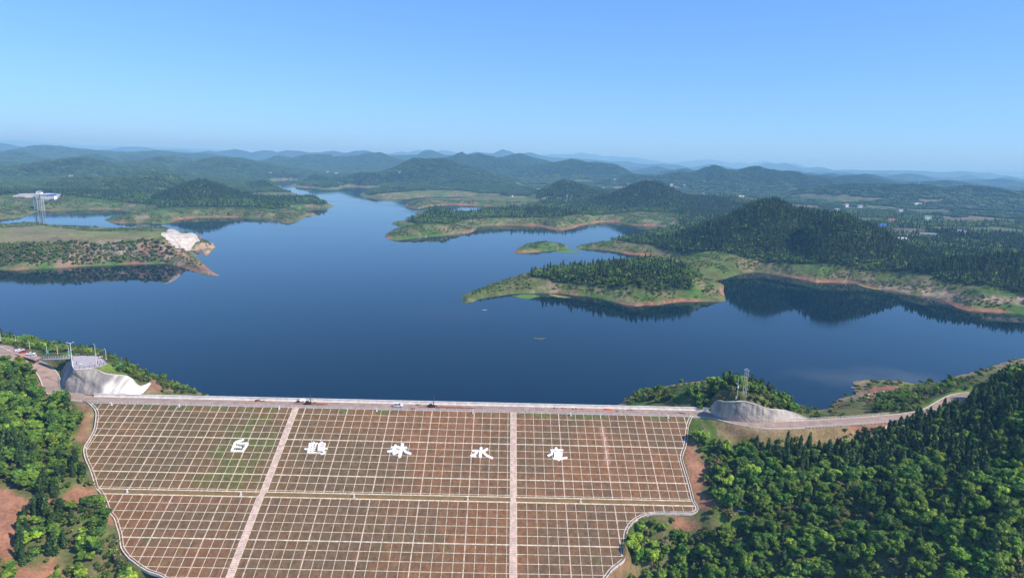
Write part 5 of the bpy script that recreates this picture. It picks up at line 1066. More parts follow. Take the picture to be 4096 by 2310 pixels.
glyph([(34, (1365, 170), (1352, 278)), (26, (1258, 203), (1322, 205), (1295, 240), (1240, 268)), (26, (1240, 268), (1290, 275)), (28, (1442, 182), (1385, 216)), (30, (1385, 216), (1440, 268), (1502, 296))],
      1500, 1740, 3.22, 'open white water character left of the right stairway', 3)
glyph([(30, (2330, 172), (2332, 190)), (24, (2268, 196), (2410, 196)), (24, (2285, 200), (2275, 245), (2230, 266)), (16, (2312, 225), (2405, 225)), (26, (2320, 240), (2318, 298)), (30, (2355, 215), (2362, 318)), (24, (2400, 240), (2395, 282)), (13, (2320, 255), (2400, 255)), (14, (2320, 280), (2400, 280)), (24, (2300, 305), (2380, 310), (2465, 292))],
      1500, 1740, 3.22, 'compact white character at the right end of the row, right of the right stairway', 4)

# ------------------------------------------------------------------ helpers for small things
def gz(x, y): return float(ground(np.array([x]), np.array([y]))[0])
def place(px, py, z=None):
    if z is None: return Vector(hit(px, py))
    return Vector(unp(px, py, z))
def ang(p, q): return math.atan2(q[1] - p[1], q[0] - p[0])

# railing on the downstream edge of the crest
rail = empty('railing', tuple(P3(0, .45, 12)), 0, 'long pale post and rail fence along the dam crest above the slope', 'railing')
RI = Matrix.Translation(-Vector(P3(0, .45, 12)))
pm = MB().box(-.09, .09, -.09, .09, 0, 1.15).box(-.13, .13, -.13, .13, 1.15, 1.2)
pme = bpy.data.meshes.new('post'); pme.from_pydata(pm.v, [], pm.f); pme.materials.append(M['concrete'])
ua, ub = UL0 + 3.5, UR0 - 1.5; npst = int((ub - ua) / 1.95)
for i in range(npst + 1):
    u = ua + (ub - ua) * i / npst; o = bpy.data.objects.new('post', pme); COL.objects.link(o); o.parent = rail; o.location = Vector(P3(u, -.02, 12.2)) - Vector(P3(0, .45, 12)); o.rotation_euler = (0, 0, A_)
for zz in (12.5, 12.85, 13.2):
    o = along(-.05, .02, zz, zz + .07, ua, ub, 'rail', M['concrete'], rail, 8); o.matrix_parent_inverse = RI
# marker posts
def marker(px, py, v, z, lab, grp):
    u = damhit(px, py)[0]; p = P3(u, v, z); e = empty('marker_post', tuple(p), A_, lab, 'marker post', grp)
    MB().box(-.22, .22, -.22, .22, 0, 1.35).box(-.28, .28, -.28, .28, 1.35, 1.45).build('pillar', M['white'], e); MB().box(-.5, .5, -.5, .5, -.1, .12).build('base', M['concrete'], e)
for k, (a, b) in enumerate([(452, 1612), (721, 1619), (1118, 1630), (1508, 1639), (1892, 1650), (2283, 1659), (2671, 1664)]):
    marker(a, b, 1.1, 11.5, ['white survey pillar at the far left of the crest railing', 'white survey pillar below the crest railing, second from the left', 'white survey pillar just left of the left stairway top', 'white survey pillar below the railing near the parked white car', 'white survey pillar left of the right stairway top', 'white survey pillar right of the right stairway top', 'white survey pillar at the far right of the crest railing'][k], 'survey pillars along the crest')
for k, (a, b) in enumerate([(512, 1966), (962, 1980), (1414, 1993), (1870, 2006), (2324, 2014)]):
    marker(a, b, V2 - 1.0, Z1 + .05, ['white survey pillar on the berm near the left edge', 'white survey pillar on the berm just left of the left stairway', 'white survey pillar on the berm right of the left stairway', 'white survey pillar on the berm left of the right stairway', 'white survey pillar on the berm right of the right stairway'][k], 'survey pillars on the berm')

# ------------------------------------------------------------------ vehicles
def car(name, label, p, rz, paint, L=4.6, Wd=1.85, Hh=1.65, suv=True, group=None):
    e = empty(name, tuple(p), rz, label, 'car', group); h = Wd / 2; l = L / 2
    bm = bmesh.new()
    prof = [(-l, .45), (-l, .95), (-l + .12, 1.02), (l - 1.25, 1.05), (l - .15, .88), (l, .7), (l, .4), (l - .5, .3), (-l + .4, .3)]
    a = [bm.verts.new((x, -h, z)) for x, z in prof]; b = [bm.verts.new((x, h, z)) for x, z in prof]; n = len(prof)
    bm.faces.new(a); bm.faces.new(b[::-1])
    for i in range(n): bm.faces.new((a[(i + 1) % n], a[i], b[i], b[(i + 1) % n]))
    bmesh.ops.bevel(bm, geom=[g for g in bm.edges], offset=.07, segments=2, affect='EDGES'); bmesh.ops.recalc_face_normals(bm, faces=bm.faces)
    me = bpy.data.meshes.new('body'); bm.to_mesh(me); bm.free(); me.materials.append(paint); o = bpy.data.objects.new('body', me); COL.objects.link(o); o.parent = e
    back = -l + (.18 if suv else .95)
    q = MB(); hh = h * .86; V = [(back, -h * .94, 1.0), (l - 1.2, -h * .94, 1.02), (l - 1.2, h * .94, 1.02), (back, h * .94, 1.0), (back + .3, -hh, Hh - .08), (l - 1.95, -hh, Hh - .08), (l - 1.95, hh, Hh - .08), (back + .3, hh, Hh - .08)]
    q.v = V; q.f = [(0, 1, 5, 4), (1, 2, 6, 5), (2, 3, 7, 6), (3, 0, 4, 7)]; q.build('window', M['glass'], e)
    q = MB(); q.v = [(back + .25, -hh - .01, Hh - .1), (l - 1.9, -hh - .01, Hh - .1), (l - 1.9, hh + .01, Hh - .1), (back + .25, hh + .01, Hh - .1), (back + .45, -hh + .1, Hh), (l - 2.15, -hh + .1, Hh), (l - 2.15, hh - .1, Hh), (back + .45, hh - .1, Hh)]
    q.f = [(0, 1, 5, 4), (1, 2, 6, 5), (2, 3, 7, 6), (3, 0, 4, 7), (4, 5, 6, 7)]; q.build('roof', paint, e)
    m = MB()
    for s in (-1, 1):
        for x0, x1 in ((back + .28, back + .36), (-.15, -.05)): m.bar((x0, s * (h * .94 + .01), 1.0), (x0 + (.2 if x0 < -1 else 0), s * (hh + .02), Hh - .08), .05, 4)
    m.build('pillar', paint, e)
    for x in (-l + .85, l - .9):
        for s in (-1, 1):
            w = MB().bar((x, s * (h - .2), .34), (x, s * (h + .01), .34), .34, 14).build('wheel', M['rubber'], e); MB().bar((x, s * (h + .005), .34), (x, s * (h + .03), .34), .19, 10).build('rim', M['grey'], w)
    for s in (-1, 1):
        MB().box(l - .12, l + .015, s * (h - .28) - .17, s * (h - .28) + .17, .66, .82).build('headlight', M['white'], e); MB().box(-l - .015, -l + .1, s * (h - .2) - .1, s * (h - .2) + .1, .72, .98).build('tail_light', M['red'], e)
    return e
car('parked_car', 'white off-road car parked on the dam crest road near the middle', P3(uv(*unp(1596, 1617, 12)[:2])[0], -4.6, 12.02), A_, M['carwhite'], 4.8, 1.9, 1.85)
for (a, b, pt, lb, rz) in ((80, 1404, 'carwhite', 'white car furthest left in the parking row at the left edge', .55), (97, 1409, 'red', 'dark red car between two white cars in the parking row', .55), (124, 1418, 'carwhite', 'white car right of the dark red car in the parking row', .2)):
    car('parked_car', lb, place(a, b, 20.24), rz, M[pt], 4.5, 1.8, 1.5, False, 'cars in the parking row')
# small white golf-cart like vehicle and red truck
e = empty('cart', tuple(place(137, 1425, 20.24)), .3, 'small open white cart at the right end of the parking row', 'cart')
MB().box(-1.1, 1.1, -.6, .6, .35, .75).build('body', M['carwhite'], e); MB().box(-.9, .7, -.62, .62, 1.75, 1.83).build('roof', M['white'], e)
for x in (-.8, .6):
    for s in (-1, 1): MB().bar((x, s * .55, .7), (x, s * .55, 1.78), .03, 5).build('pillar', M['grey'], e)
for x in (-.7, .7):
    for s in (-1, 1): MB().bar((x, s * .5, .25), (x, s * .63, .25), .25, 10).build('wheel', M['rubber'], e)
MB().box(-.3, .1, -.5, .5, .75, 1.15).build('seat', M['dark'], e)
e = empty('truck', tuple(place(78, 1437, 19.4)), -.5, 'orange-red pickup truck half hidden by trees beside the left road', 'truck')
MB().prism_y([(.5, .4), (.5, 1.9), (1.6, 1.9), (2.2, 1.2), (2.5, 1.1), (2.5, .4)], -.9, .9).build('cab', M['orange'], e); MB().box(-2.6, .45, -.95, .95, .6, .7).box(-2.6, .45, -.95, -.88, .7, 1.3).box(-2.6, .45, .88, .95, .7, 1.3).box(-2.6, -2.53, -.88, .88, .7, 1.3).build('load_bed', M['orange'], e)
MB().prism_y([(.48, 1.3), (.48, 1.8), (1.55, 1.8), (2.0, 1.3)], -.92, .92).build('window', M['glass'], e)
for x in (-1.7, 1.7):
    for s in (-1, 1): MB().bar((x, s * .72, .4), (x, s * .97, .4), .4, 12).build('wheel', M['rubber'], e)
# motor tricycle on the crest
def trike(p, rz, lab, paint):
    e = empty('tricycle', tuple(p), rz, lab, 'motor tricycle'); MB().box(-1.3, .1, -.5, .5, .5, .56).box(-1.3, .1, -.52, -.48, .56, .85).box(-1.3, .1, .48, .52, .56, .85).build('load_bed', paint, e)
    MB().bar((.1, 0, .55), (.9, 0, .75), .12, 6).ball((.75, 0, .85), .25, 1.4, .7, .6).build('body', paint, e); MB().bar((1.2, 0, .3), (.95, 0, 1.05), .04, 6).bar((.95, -.35, 1.08), (.95, .35, 1.08), .03, 6).build('handlebar', M['dark'], e)
    for c in ((-.8, .55), (-.8, -.55), (1.2, 0)): MB().bar((c[0], c[1] - .06, .3), (c[0], c[1] + .06, .3), .3, 12).build('wheel', M['rubber'], e)
    MB().box(.2, .6, -.17, .17, .72, .85).build('seat', M['dark'], e); return e
def crest(px, v): return P3(uv(*unp(px, 1620, 12)[:2])[0], v, 12.01)
trike(crest(1655, -1.1), 3.2, 'small dark red motor tricycle against the crest railing', M['red'])
trike(crest(1015, -7.3), .1, 'small brown motor tricycle by the parapet left of the first drilling rig', M['mud'])
# drilling rigs
def rig(p, hh, lab, body):
    e = empty('drilling_rig', tuple(p), .2, lab, 'drilling rig'); MB().box(-1.5, 1.5, -.7, .7, .35, .8).box(-1.2, .3, -.5, .5, .8, 1.5).build('engine', body, e)
    for s in (-1, 1): MB().prism_y([(-1.5, 0.05), (-1.7, .3), (-1.4, .5), (1.4, .5), (1.7, .3), (1.5, .05)], s * .95 - .2, s * .95 + .2).build('track', M['rubber'], e)
    m = MB()
    for a, b in ((-.18, -.18), (.18, -.18), (.18, .18), (-.18, .18)): m.bar((1 + a, b, .4), (1 + a * .5, b * .5, hh), .045, 5)
    z = .8
    while z < hh - .3:
        m.bar((.84, -.16, z), (1.16, .16, z + .4), .03, 4); m.bar((1.16, -.16, z), (.84, .16, z + .4), .03, 4); z += .6
    m.build('mast', M['brown'], e); MB().bar((1, 0, .02), (1, 0, hh * .8), .05, 6).build('drill_rod', M['grey'], e)
    MB().bar((1.0, 0, hh * .8), (2.3, 0, .1), .03, 5).bar((1.0, 0, hh * .8), (.9, 1.3, .1), .03, 5).build('stay', M['grey'], e)
    return e
rig(crest(1228, -5.6), 5.6, 'dark drilling rig with a thin mast on the crest right of the left stairway', M['dark'])
rig(crest(1728, -5.4), 5.8, 'larger dark drilling rig with a tall mast left of the right stairway', M['dark'])
# wrapped bundle, mixer, tarpaulin, debris
def blobmesh(name, rad, sc, mt, seed, parent=None, n=3, rough=.25):
    V, Fc = ico(n); rng = np.random.default_rng(seed); d = V * (1 + rough * (fbm(V[:, 0] * 3 + seed, V[:, 1] * 3 + V[:, 2] * 2, 1, seed, 3)[:, None] - .5) * 2) * rad * np.array(sc); d[:, 2] = np.maximum(d[:, 2], -.02)
    return mk(name, d, Fc, mt, parent)
e = empty('machine', tuple(crest(1190, -7.9)), .4, 'blue and white tarpaulin-wrapped machine leaning on the parapet', 'machine'); o = blobmesh('cover', 1.3, (1.3, .7, .9), M['white'], 3, e); o.location = (.9, 0, .5); MB().box(-1.7, -.1, -.7, .7, .2, .9).build('engine', M['dark'], e); MB().bar((-.4, 0, .6), (1.9, 0, 2.0), .28, 8).build('drum', M['steel'], e)
e = empty('mixer', tuple(crest(1678, -7.2)), .3, 'cream round cement mixer by the parapet left of the larger rig', 'mixer'); MB().bar((-.6, 0, .9), (.5, 0, 1.25), .7, 12, .45).build('drum', M['rib'], e); MB().bar((-.5, -.5, 0), (0, 0, .9), .06).bar((-.5, .5, 0), (0, 0, .9), .06).bar((.6, 0, 0), (0, 0, .9), .06).build('frame', M['dark'], e)
o = blobmesh('tarpaulin', 1.0, (2.7, .8, .6), M['orange'], 9); o.location = crest(2426, -7.1); tag(o, 'crumpled orange tarpaulin heap by the parapet on the right half of the crest', 'tarpaulin')
o = blobmesh('tarpaulin_sheet', 1.0, (2.2, .9, .12), M['brown'], 12); o.location = crest(2705, -4.3); o.rotation_euler = (0, 0, -.5); tag(o, 'long brown rolled sheet lying across the road near the right end', 'sheet')
def mudpatch(px0, px1, v0, v1, lab, mt=None):
    u0, u1 = [uv(*unp(p, 1615, 12)[:2])[0] for p in (px0, px1)]; rng = np.random.default_rng(int(px0)); n = 26; P = []
    for i in range(n):
        a = 2 * math.pi * i / n; r = rng.uniform(.75, 1.1); P.append(P3((u0 + u1) / 2 + (u1 - u0) / 2 * math.cos(a) * r, (v0 + v1) / 2 + (v1 - v0) / 2 * math.sin(a) * r, 12.012 + .0))
    P = P[::-1]; V = P + [P3((u0 + u1) / 2, (v0 + v1) / 2, 12.03)]
    o = mk('mud_patch', V, [((i + 1) % n, i, n) for i in range(n)], mt or M['mud']); tag(o, lab, 'mud'); return o
mudpatch(1170, 1325, -7.2, -3.6, 'red-brown mud spread round the first drilling rig'); mudpatch(1665, 1925, -6.6, -3.2, 'long streak of red mud trailing right from the larger rig')
mudpatch(930, 1140, -7.6, -5.0, 'pale red dust on the crest road left of the first rig', M['sand']); mudpatch(2190, 2480, -6.8, -2.4, 'wide patch of red dust on the right half of the crest road', M['sand'])
ORDN = lambda i: {1: 'first', 2: 'second', 3: 'third'}.get(i, f'{i}th')
k = 0
for px0, n_, v_ in ((1012, 6, -7.6), (1210, 8, -7.4), (1700, 9, -7.2), (2215, 8, -7.3), (2290, 6, -6.8), (2485, 7, -7.4), (2455, 3, -5.2)):
    for i in range(n_):
        q = MB(); L = RNG.uniform(.3, 1.1); q.box(-L / 2, L / 2, -.18, .18, 0, RNG.uniform(.12, .4)); o = q.build('rubble', M[['brown', 'mud', 'concrete', 'dark'][k % 4]]); p = crest(px0 + i * 7 + RNG.uniform(-3, 3), v_ + RNG.uniform(-.7, .7)); o.location = p; o.rotation_euler = (0, 0, RNG.uniform(0, 3)); k += 1
        tag(o, f'{ORDN(i + 1)} from left of the rubble blocks on the crest {["left of the first rig", "beside the first rig", "beside the larger rig", "right of the right stairway", "further right of the right stairway", "beside the orange tarpaulin", "in the road below the tarpaulin"][[1012,1210,1700,2215,2290,2485,2455].index(px0)]}', 'rubble', 'rubble lying on the crest ' + str(px0) + ' group')
        o['group'] = o['label'].split('of the ')[1]
ORDN = lambda i: {1: 'first', 2: 'second', 3: 'third'}.get(i, f'{i}th')
for k, px in enumerate(list(range(2065, 2420, 26)) + list(range(2430, 2760, 25))):
    m = MB().box(-.28, .28, -.14, .14, 0, .14); o = m.build('drain_block', M['dark']); o.location = crest(px, -3.9 - .3 * math.sin(px)); o.rotation_euler = (0, 0, A_); tag(o, f'{ORDN(k + 1)} from the left in the row of small dark blocks along the crest road', 'drain block', 'dark blocks in a row along the crest road')


# ------------------------------------------------------------------ people
def person(p, rz, lab, top, bot, pose=0):
    me = bpy.data.meshes.new('body'); sgn = 1
    J = [((0, 0, .95), .15), ((0, 0, 1.2), .14), ((0, 0, 1.42), .15), ((0, 0, 1.52), .06), ((0, .0, 1.66), .105), ((.02, 0, 1.74), .09),
         ((0, .19, 1.4), .07), ((.05, .27, 1.14), .05), ((.18, .27, .93), .04), ((0, -.19, 1.4), .07), ((-.02, -.27, 1.14), .05), ((.1, -.28, .9), .04),
         ((0, .1, .88), .1), ((.1 * pose, .12, .48), .07), ((.02 * pose, .12, .06), .05), ((.14, .13, .04), .045), ((0, -.1, .88), .1), ((-.08 * pose, -.12, .48), .07), ((-.16 * pose, -.12, .06), .05), ((.1, -.13, .04), .045)]
    E = [(0, 1), (1, 2), (2, 3), (3, 4), (4, 5), (2, 6), (6, 7), (7, 8), (2, 9), (9, 10), (10, 11), (0, 12), (12, 13), (13, 14), (14, 15), (0, 16), (16, 17), (17, 18), (18, 19)]
    me.from_pydata([j[0] for j in J], E, []); o = bpy.data.objects.new('tmp', me); COL.objects.link(o)
    md = o.modifiers.new('s', 'SKIN'); sv = me.skin_vertices[0].data
    for i, j in enumerate(J): sv[i].radius = (j[1], j[1]); sv[i].use_root = (i == 0)
    o.modifiers.new('u', 'SUBSURF').levels = 1
    dg = bpy.context.evaluated_depsgraph_get(); m2 = bpy.data.meshes.new_from_object(o.evaluated_get(dg)); bpy.data.objects.remove(o)
    m2.materials.clear()
    for q in (M['skin'], top, bot, M['dark']): m2.materials.append(q)
    for f in m2.polygons:
        z = f.center[2]; y = abs(f.center[1]); f.material_index = 3 if (z > 1.7 or z < .09) else (0 if z > 1.48 or (y > .22 and z < 1.05 and z > .8) else (1 if z > .92 else 2))
    b = bpy.data.objects.new('person', m2); COL.objects.link(b); b.location = p; b.rotation_euler = (0, 0, rz); tag(b, lab, 'person'); return b
person(crest(1752, -1.7), 1.2, 'person in dark clothes standing left of another by the railing under the larger rig', M['dark'], M['brown'])
person(crest(1760, -1.6), 2.2, 'person in a red top standing right of another by the railing under the larger rig', M['red'], M['dark'], .8)
person(place(307, 1457, 24.02), 0.3, 'person in dark clothes near the tall mast on the plaza', M['dark'], M['dark'], .6)
person(place(391, 1454, 24.02), 2.0, 'person in a dark red top beside the lamp on the right of the plaza', M['red'], M['dark'])
person(place(404, 1454, 24.02), 1.0, 'person in dark clothes standing alone at the right rim of the plaza', M['dark'], M['dark'], .5)

# ------------------------------------------------------------------ lamps, masts, signs, plaza fence
def lamp(px, py, z, hh, lab, a=2.6, grp='street lamps on the left bank'):
    p = place(px, py, z); e = empty('street_lamp', tuple(p), a, lab, 'street lamp', grp); MB().bar((0, 0, -.4), (0, 0, hh), .11, 8, .07).build('pole', M['white'], e); MB().bar((0, 0, hh - .15), (1.3, 0, hh + .15), .05, 6).bar((0, 0, hh - .15), (-.5, 0, hh + .05), .05, 6).build('arm', M['white'], e)
    MB().box(.9, 1.6, -.14, .14, hh + .1, hh + .22).build('lamp_head', M['white'], e); MB().box(-.28, .28, -.28, .28, -.2, .12).build('base', M['concrete'], e); return e
lamp(3, 1361, 19.5, 5.6, 'white street lamp cut by the left edge of the picture'); lamp(64, 1377, 19.5, 5.6, 'white street lamp behind the road bend, second from the left edge'); lamp(120, 1400, 19.8, 5.4, 'white street lamp behind the dark red and white parked cars')
lamp(188, 1414, 20.4, 5.0, 'white street lamp just behind the leftmost green sign', 2.4); lamp(231, 1420, 21.5, 5.6, 'white street lamp between the two green signs behind the plaza fence'); lamp(276, 1421, 23, 5.6, 'white street lamp just behind the tall plaza mast'); lamp(387, 1461, 24, 6.2, 'white lamp on the plaza itself beside the standing people', 0.4)
lamp(382, 1418, 23, 5.8, 'white street lamp behind the far rim of the plaza'); lamp(425, 1436, 22, 5.6, 'white street lamp right of the plaza above the lawn')
p = place(289.5, 1464, 24); e = empty('mast', tuple(p), .4, 'tallest white mast with side arms at the left corner of the plaza', 'mast'); MB().bar((0, 0, -1), (0, 0, 12.6), .17, 8, .1).build('pole', M['white'], e); MB().bar((0, 0, 12.2), (1.3, 0, 12.9), .07, 6).bar((0, 0, 12.2), (-1.3, 0, 12.9), .07, 6).bar((0, 0, 8.6), (1.3, 0, 9.1), .06, 6).build('arm', M['white'], e)
for s in (-1, 1): MB().box(s * 1.4 - .35, s * 1.4 + .35, -.16, .16, 12.8, 12.95).build('lamp_head', M['white'], e)
def sign(px, py, z, hh, lab, rz=0.):
    p = place(px, py, z); e = empty('sign', tuple(p), rz, lab, 'sign', 'green signs on the left bank')
    for s in (-1, 1): MB().bar((s * .5, 0, -.5), (s * .5, 0, hh), .05, 6).build('post', M['grey'], e)
    b = MB().box(-.85, .85, -.06, .02, hh - 1.5, hh + .1).build('panel', M['signg'], e)
    MB().box(-.5, .35, -.075, -.062, hh - .35, hh - .2).box(-.6, .55, -.075, -.062, hh - .75, hh - .65).box(-.6, .3, -.075, -.062, hh - 1.05, hh - .95).build('lettering', M['white'], b)
sign(192, 1431, 21.5, 4.2, 'green sign on posts at the left end of the plaza fence'); sign(277, 1425, 23.5, 3.2, 'green sign on posts beside the tall plaza mast'); sign(485, 1478, 18, 4.0, 'green sign standing alone on the lawn right of the plaza')
# plaza fence posts
def fence(line, step, hh, lab, mt, cat='fence', rails=2, w=.07):
    L = smooth_line(line, 1.0) if len(line) > 2 else np.array(line); n = max(2, int(np.linalg.norm(np.diff(L, axis=0), axis=1).sum() / step)); Q = resample(L, n + 1); o0 = Vector(Q[0]); e = empty('fence', tuple(o0), 0, lab, cat)
    pm_ = MB().box(-w, w, -w, w, -.3, hh); me_ = bpy.data.meshes.new('post'); me_.from_pydata(pm_.v, [], pm_.f); me_.materials.append(mt)
    for i, q in enumerate(Q):
        o = bpy.data.objects.new('post', me_); COL.objects.link(o); o.parent = e; o.location = Vector(q) - o0; o.rotation_euler = (0, 0, ang(Q[max(0, i - 1)], Q[min(n, i + 1)]))
    for r in range(rails):
        m = MB(); zz = hh * (r + 1) / rails - .08
        for a, b in zip(Q[:-1], Q[1:]): m.bar(Vector(a) - o0 + Vector((0, 0, zz)), Vector(b) - o0 + Vector((0, 0, zz)), w * .6, 4, None, False)
        m.build('rail', mt, e)
    return e
fence(W3([(298, 1475, 24), (330, 1473, 24), (365, 1468, 24), (400, 1462, 24), (428, 1453, 24)]), 2.2, 1.15, 'dark post fence along the front rim of the plaza', M['dark'])
fence(W3([(290, 1424, 24), (330, 1421, 24), (385, 1423, 24), (408, 1432, 24), (430, 1450, 24)]), 2.2, 1.1, 'dark fence along the far rim of the plaza', M['dark'])
fence(W3([(166, 1434, 20.5), (200, 1433, 21.5), (240, 1431, 22.8), (288, 1428, 24)]), 1.9, 1.2, 'grey balustrade of short posts linking the car park to the plaza', M['concrete'], w=.12)
# path behind balustrade
o = sweep(smooth_line(W3([(168, 1436, 20.3), (200, 1435, 21.3), (240, 1433, 22.6), (288, 1430, 23.9)]), 2), [(1.2, -.5), (1.2, 0), (-1.2, 0), (-1.2, -.5)], 'path', M['paving']); tag(o, kind='structure')
# green mesh guard along the inner road bend
gl = smooth_line(W3([(238, 1497, 15.3), (239, 1520, 14.2), (240, 1545, 13.2), (252, 1562, 12.5), (276, 1573, 12.1)]), 1.5); o = fence(gl, 2.0, 1.0, 'green guard fence round the inside of the left road bend', M['signg'], w=.05)
# guard rails on the right road
sel = (iu > UR0) & (full[:, 0] > 60); RR_ = full[sel]; pr_ = proj(RR_)
T_ = np.gradient(RR_, axis=0); T_ /= np.linalg.norm(T_[:, :2], axis=1)[:, None]; N_ = np.stack([-T_[:, 1], T_[:, 0], T_[:, 0] * 0], 1)
for s_, a, b, lb in ((1, 3178, 3606, 'long white balustrade on the lake side of the right road'), (-1, 3195, 3632, 'long white balustrade on the valley side of the right road')):
    q = (pr_[:, 0] > a) & (pr_[:, 0] < b); fence((RR_ + N_ * s_ * (RW + .7))[q][::3], 1.9, 1.15, lb, M['concrete'], rails=3, w=.1)
# power poles
def ppole(px, py, z, hh, lab):
    p = place(px, py, z); e = empty('power_pole', tuple(p), .9, lab, 'power pole', 'power poles on the knoll'); MB().bar((0, 0, -1), (0, 0, hh), .15, 8, .1).build('pole', M['concrete'], e); MB().box(-1.1, 1.1, -.06, .06, hh - .5, hh - .38).box(-.8, .8, -.06, .06, hh - 2.6, hh - 2.5).build('crossarm', M['grey'], e)
    for s in (-1, 0, 1): MB().bar((s * .95, 0, hh - .4), (s * .95, 0, hh - .05), .09, 6).build('insulator', M['white'], e)
pz = gz(*hit(2965, 1572)[:2]); 
for (a, b, hh, lb) in ((2972, 1570, 12.6, 'leftmost of the three tall concrete power poles on the knoll'), (2979, 1572, 12.9, 'middle one of the three tall concrete power poles on the knoll'), (2985, 1574, 12.3, 'rightmost of the three tall concrete power poles on the knoll')):
    q = place(a, b, 24.5); ppole(a, b, max(24.5, 0), hh, lb)
p = place(2949, 1581, 24); e = empty('camera_mast', tuple(p), .3, 'thin white camera mast left of the three power poles', 'camera mast'); MB().bar((0, 0, -1.5), (0, 0, 8.5), .1, 8, .06).build('pole', M['white'], e); MB().bar((0, 0, 6), (-.9, 0, 6.3), .05, 6).build('arm', M['white'], e); MB().ball((-.95, 0, 6.3), .2).build('camera', M['white'], e); MB().box(-.25, .3, -.2, .2, 4.0, 4.9).build('control_box', M['white'], e)
o = MB().box(-.2, .2, -.2, .2, -.3, 1.3).build('marker_stone', M['rib']); o.location = place(2944, 1593, 23.2); tag(o, 'short cream marker stone on the knoll below the camera mast', 'marker stone')
for (a, b, z, lb) in ((221, 1566, 12.7, 'short white guide post in the bend at the foot of the left slope'), (251, 1570, 12.2, 'second short white guide post nearer the dam at the left slope')):
    e = MB().bar((0, 0, -.3), (0, 0, 2.2), .1, 6).ball((0, 0, 2.3), .3, .6, .6, .9).build('guide_post', M['white']); e.location = place(a, b + 10, z); tag(e, lb, 'guide post')
# motorcycles & small kiosk stuff on the plaza
def moto(px, py, z, rz, lab, paint):
    e = empty('motorcycle', tuple(place(px, py, z)), rz, lab, 'motorcycle'); MB().ball((.1, 0, .75), .32, 1.2, .5, .6).bar((-.5, 0, .6), (.3, 0, .65), .12).build('body', paint, e); MB().box(-.6, 0.05, -.13, .13, .8, .9).build('seat', M['dark'], e)
    for x in (-.65, .7): MB().bar((x, -.06, .3), (x, .06, .3), .3, 12).build('wheel', M['rubber'], e)
    MB().bar((.7, 0, .3), (.45, 0, 1.0), .04).bar((.45, -.35, 1.02), (.45, .35, 1.02), .03).build('handlebar', M['grey'], e)
moto(306, 1421.5, 24.03, .6, 'white motorcycle parked at the far rim of the plaza, left one', M['white']); moto(316, 1421, 24.03, .9, 'dark motorcycle parked at the far rim of the plaza, right one', M['grey'])
e = empty('stall', tuple(place(322, 1461, 24.03)), .4, 'small white folding table with stools near the plaza front', 'table'); MB().box(-.7, .7, -.5, .5, .7, .78).build('tabletop', M['white'], e)
for x, y in ((-.6, -.4), (.6, -.4), (.6, .4), (-.6, .4)): MB().bar((x, y, 0), (x, y, .7), .03).build('leg', M['grey'], e)
e = empty('barrier', tuple(place(404, 1430, 24.03)), .4, 'red and white barrier at the far right of the plaza', 'barrier'); MB().box(-.9, .9, -.25, .25, .05, .45).build('base', M['red'], e); MB().box(-.9, .9, -.12, .12, .45, .9).build('top', M['white'], e)

# ------------------------------------------------------------------ intake tower, house and cut face on the left far shore
pw = unp(165, 845, 0); TB = Vector((pw[0], pw[1], 0)); tw = empty('intake_tower', tuple(TB), .05, 'tall pale steel intake tower with a small white house on top in the left bay', 'tower')
TH_ = 36.; w1, w0 = 2.6, 4.2
for a, b in ((-1, -1), (1, -1), (1, 1), (-1, 1)): MB().bar((a * w0, b * w0, -8), (a * w0, b * w0, TH_), .75, 6, .65).build('leg', M['steel'], tw)
z = 4.
while z < TH_:
    m = MB()
    for a, b in (((-1, -1), (1, -1)), ((1, -1), (1, 1)), ((1, 1), (-1, 1)), ((-1, 1), (-1, -1))): m.bar((a[0] * w0, a[1] * w0, z), (b[0] * w0, b[1] * w0, z), .5, 6)
    m.build('crossbeam', M['steel'], tw); z += 4.7
MB().box(-6.2, 6.2, -6, 6, TH_, TH_ + 1).build('platform', M['concrete'], tw)
hs = MB().prism_y([(-5, TH_ + 1), (-5, TH_ + 5.5), (0, TH_ + 8.2), (5, TH_ + 5.5), (5, TH_ + 1)], -4, 4).build('house', M['white'], tw)
q = MB(); q.v = [(-5.5, -4.5, TH_ + 5.3), (0, -4.5, TH_ + 8.5), (5.5, -4.5, TH_ + 5.3), (-5.5, 4.5, TH_ + 5.3), (0, 4.5, TH_ + 8.5), (5.5, 4.5, TH_ + 5.3)]; q.f = [(0, 1, 4, 3), (1, 2, 5, 4)]; q.build('roof', M['tile'], hs)
MB().box(-.7, .7, -4.1, -3.98, TH_ + 2.5, TH_ + 4.2).build('window', M['glass'], hs)
MB().box(-13, -10.5, -1.5, 1, -8, TH_ - 6).build('guide_column', M['steel'], tw); MB().box(-14.5, -6, -3, 3, TH_ - 6, TH_ - 4.6).box(-16, -11, -3, 3, TH_ - 2, TH_).build('side_platform', M['concrete'], tw)
MB().box(-3, 3, 6, 46, TH_ - 1.2, TH_).build('bridge', M['concrete'], tw)
MB().bar((0, 0, TH_ - .5), (0, 0, 1), .5, 6).build('hoist_cable', M['dark'], tw)
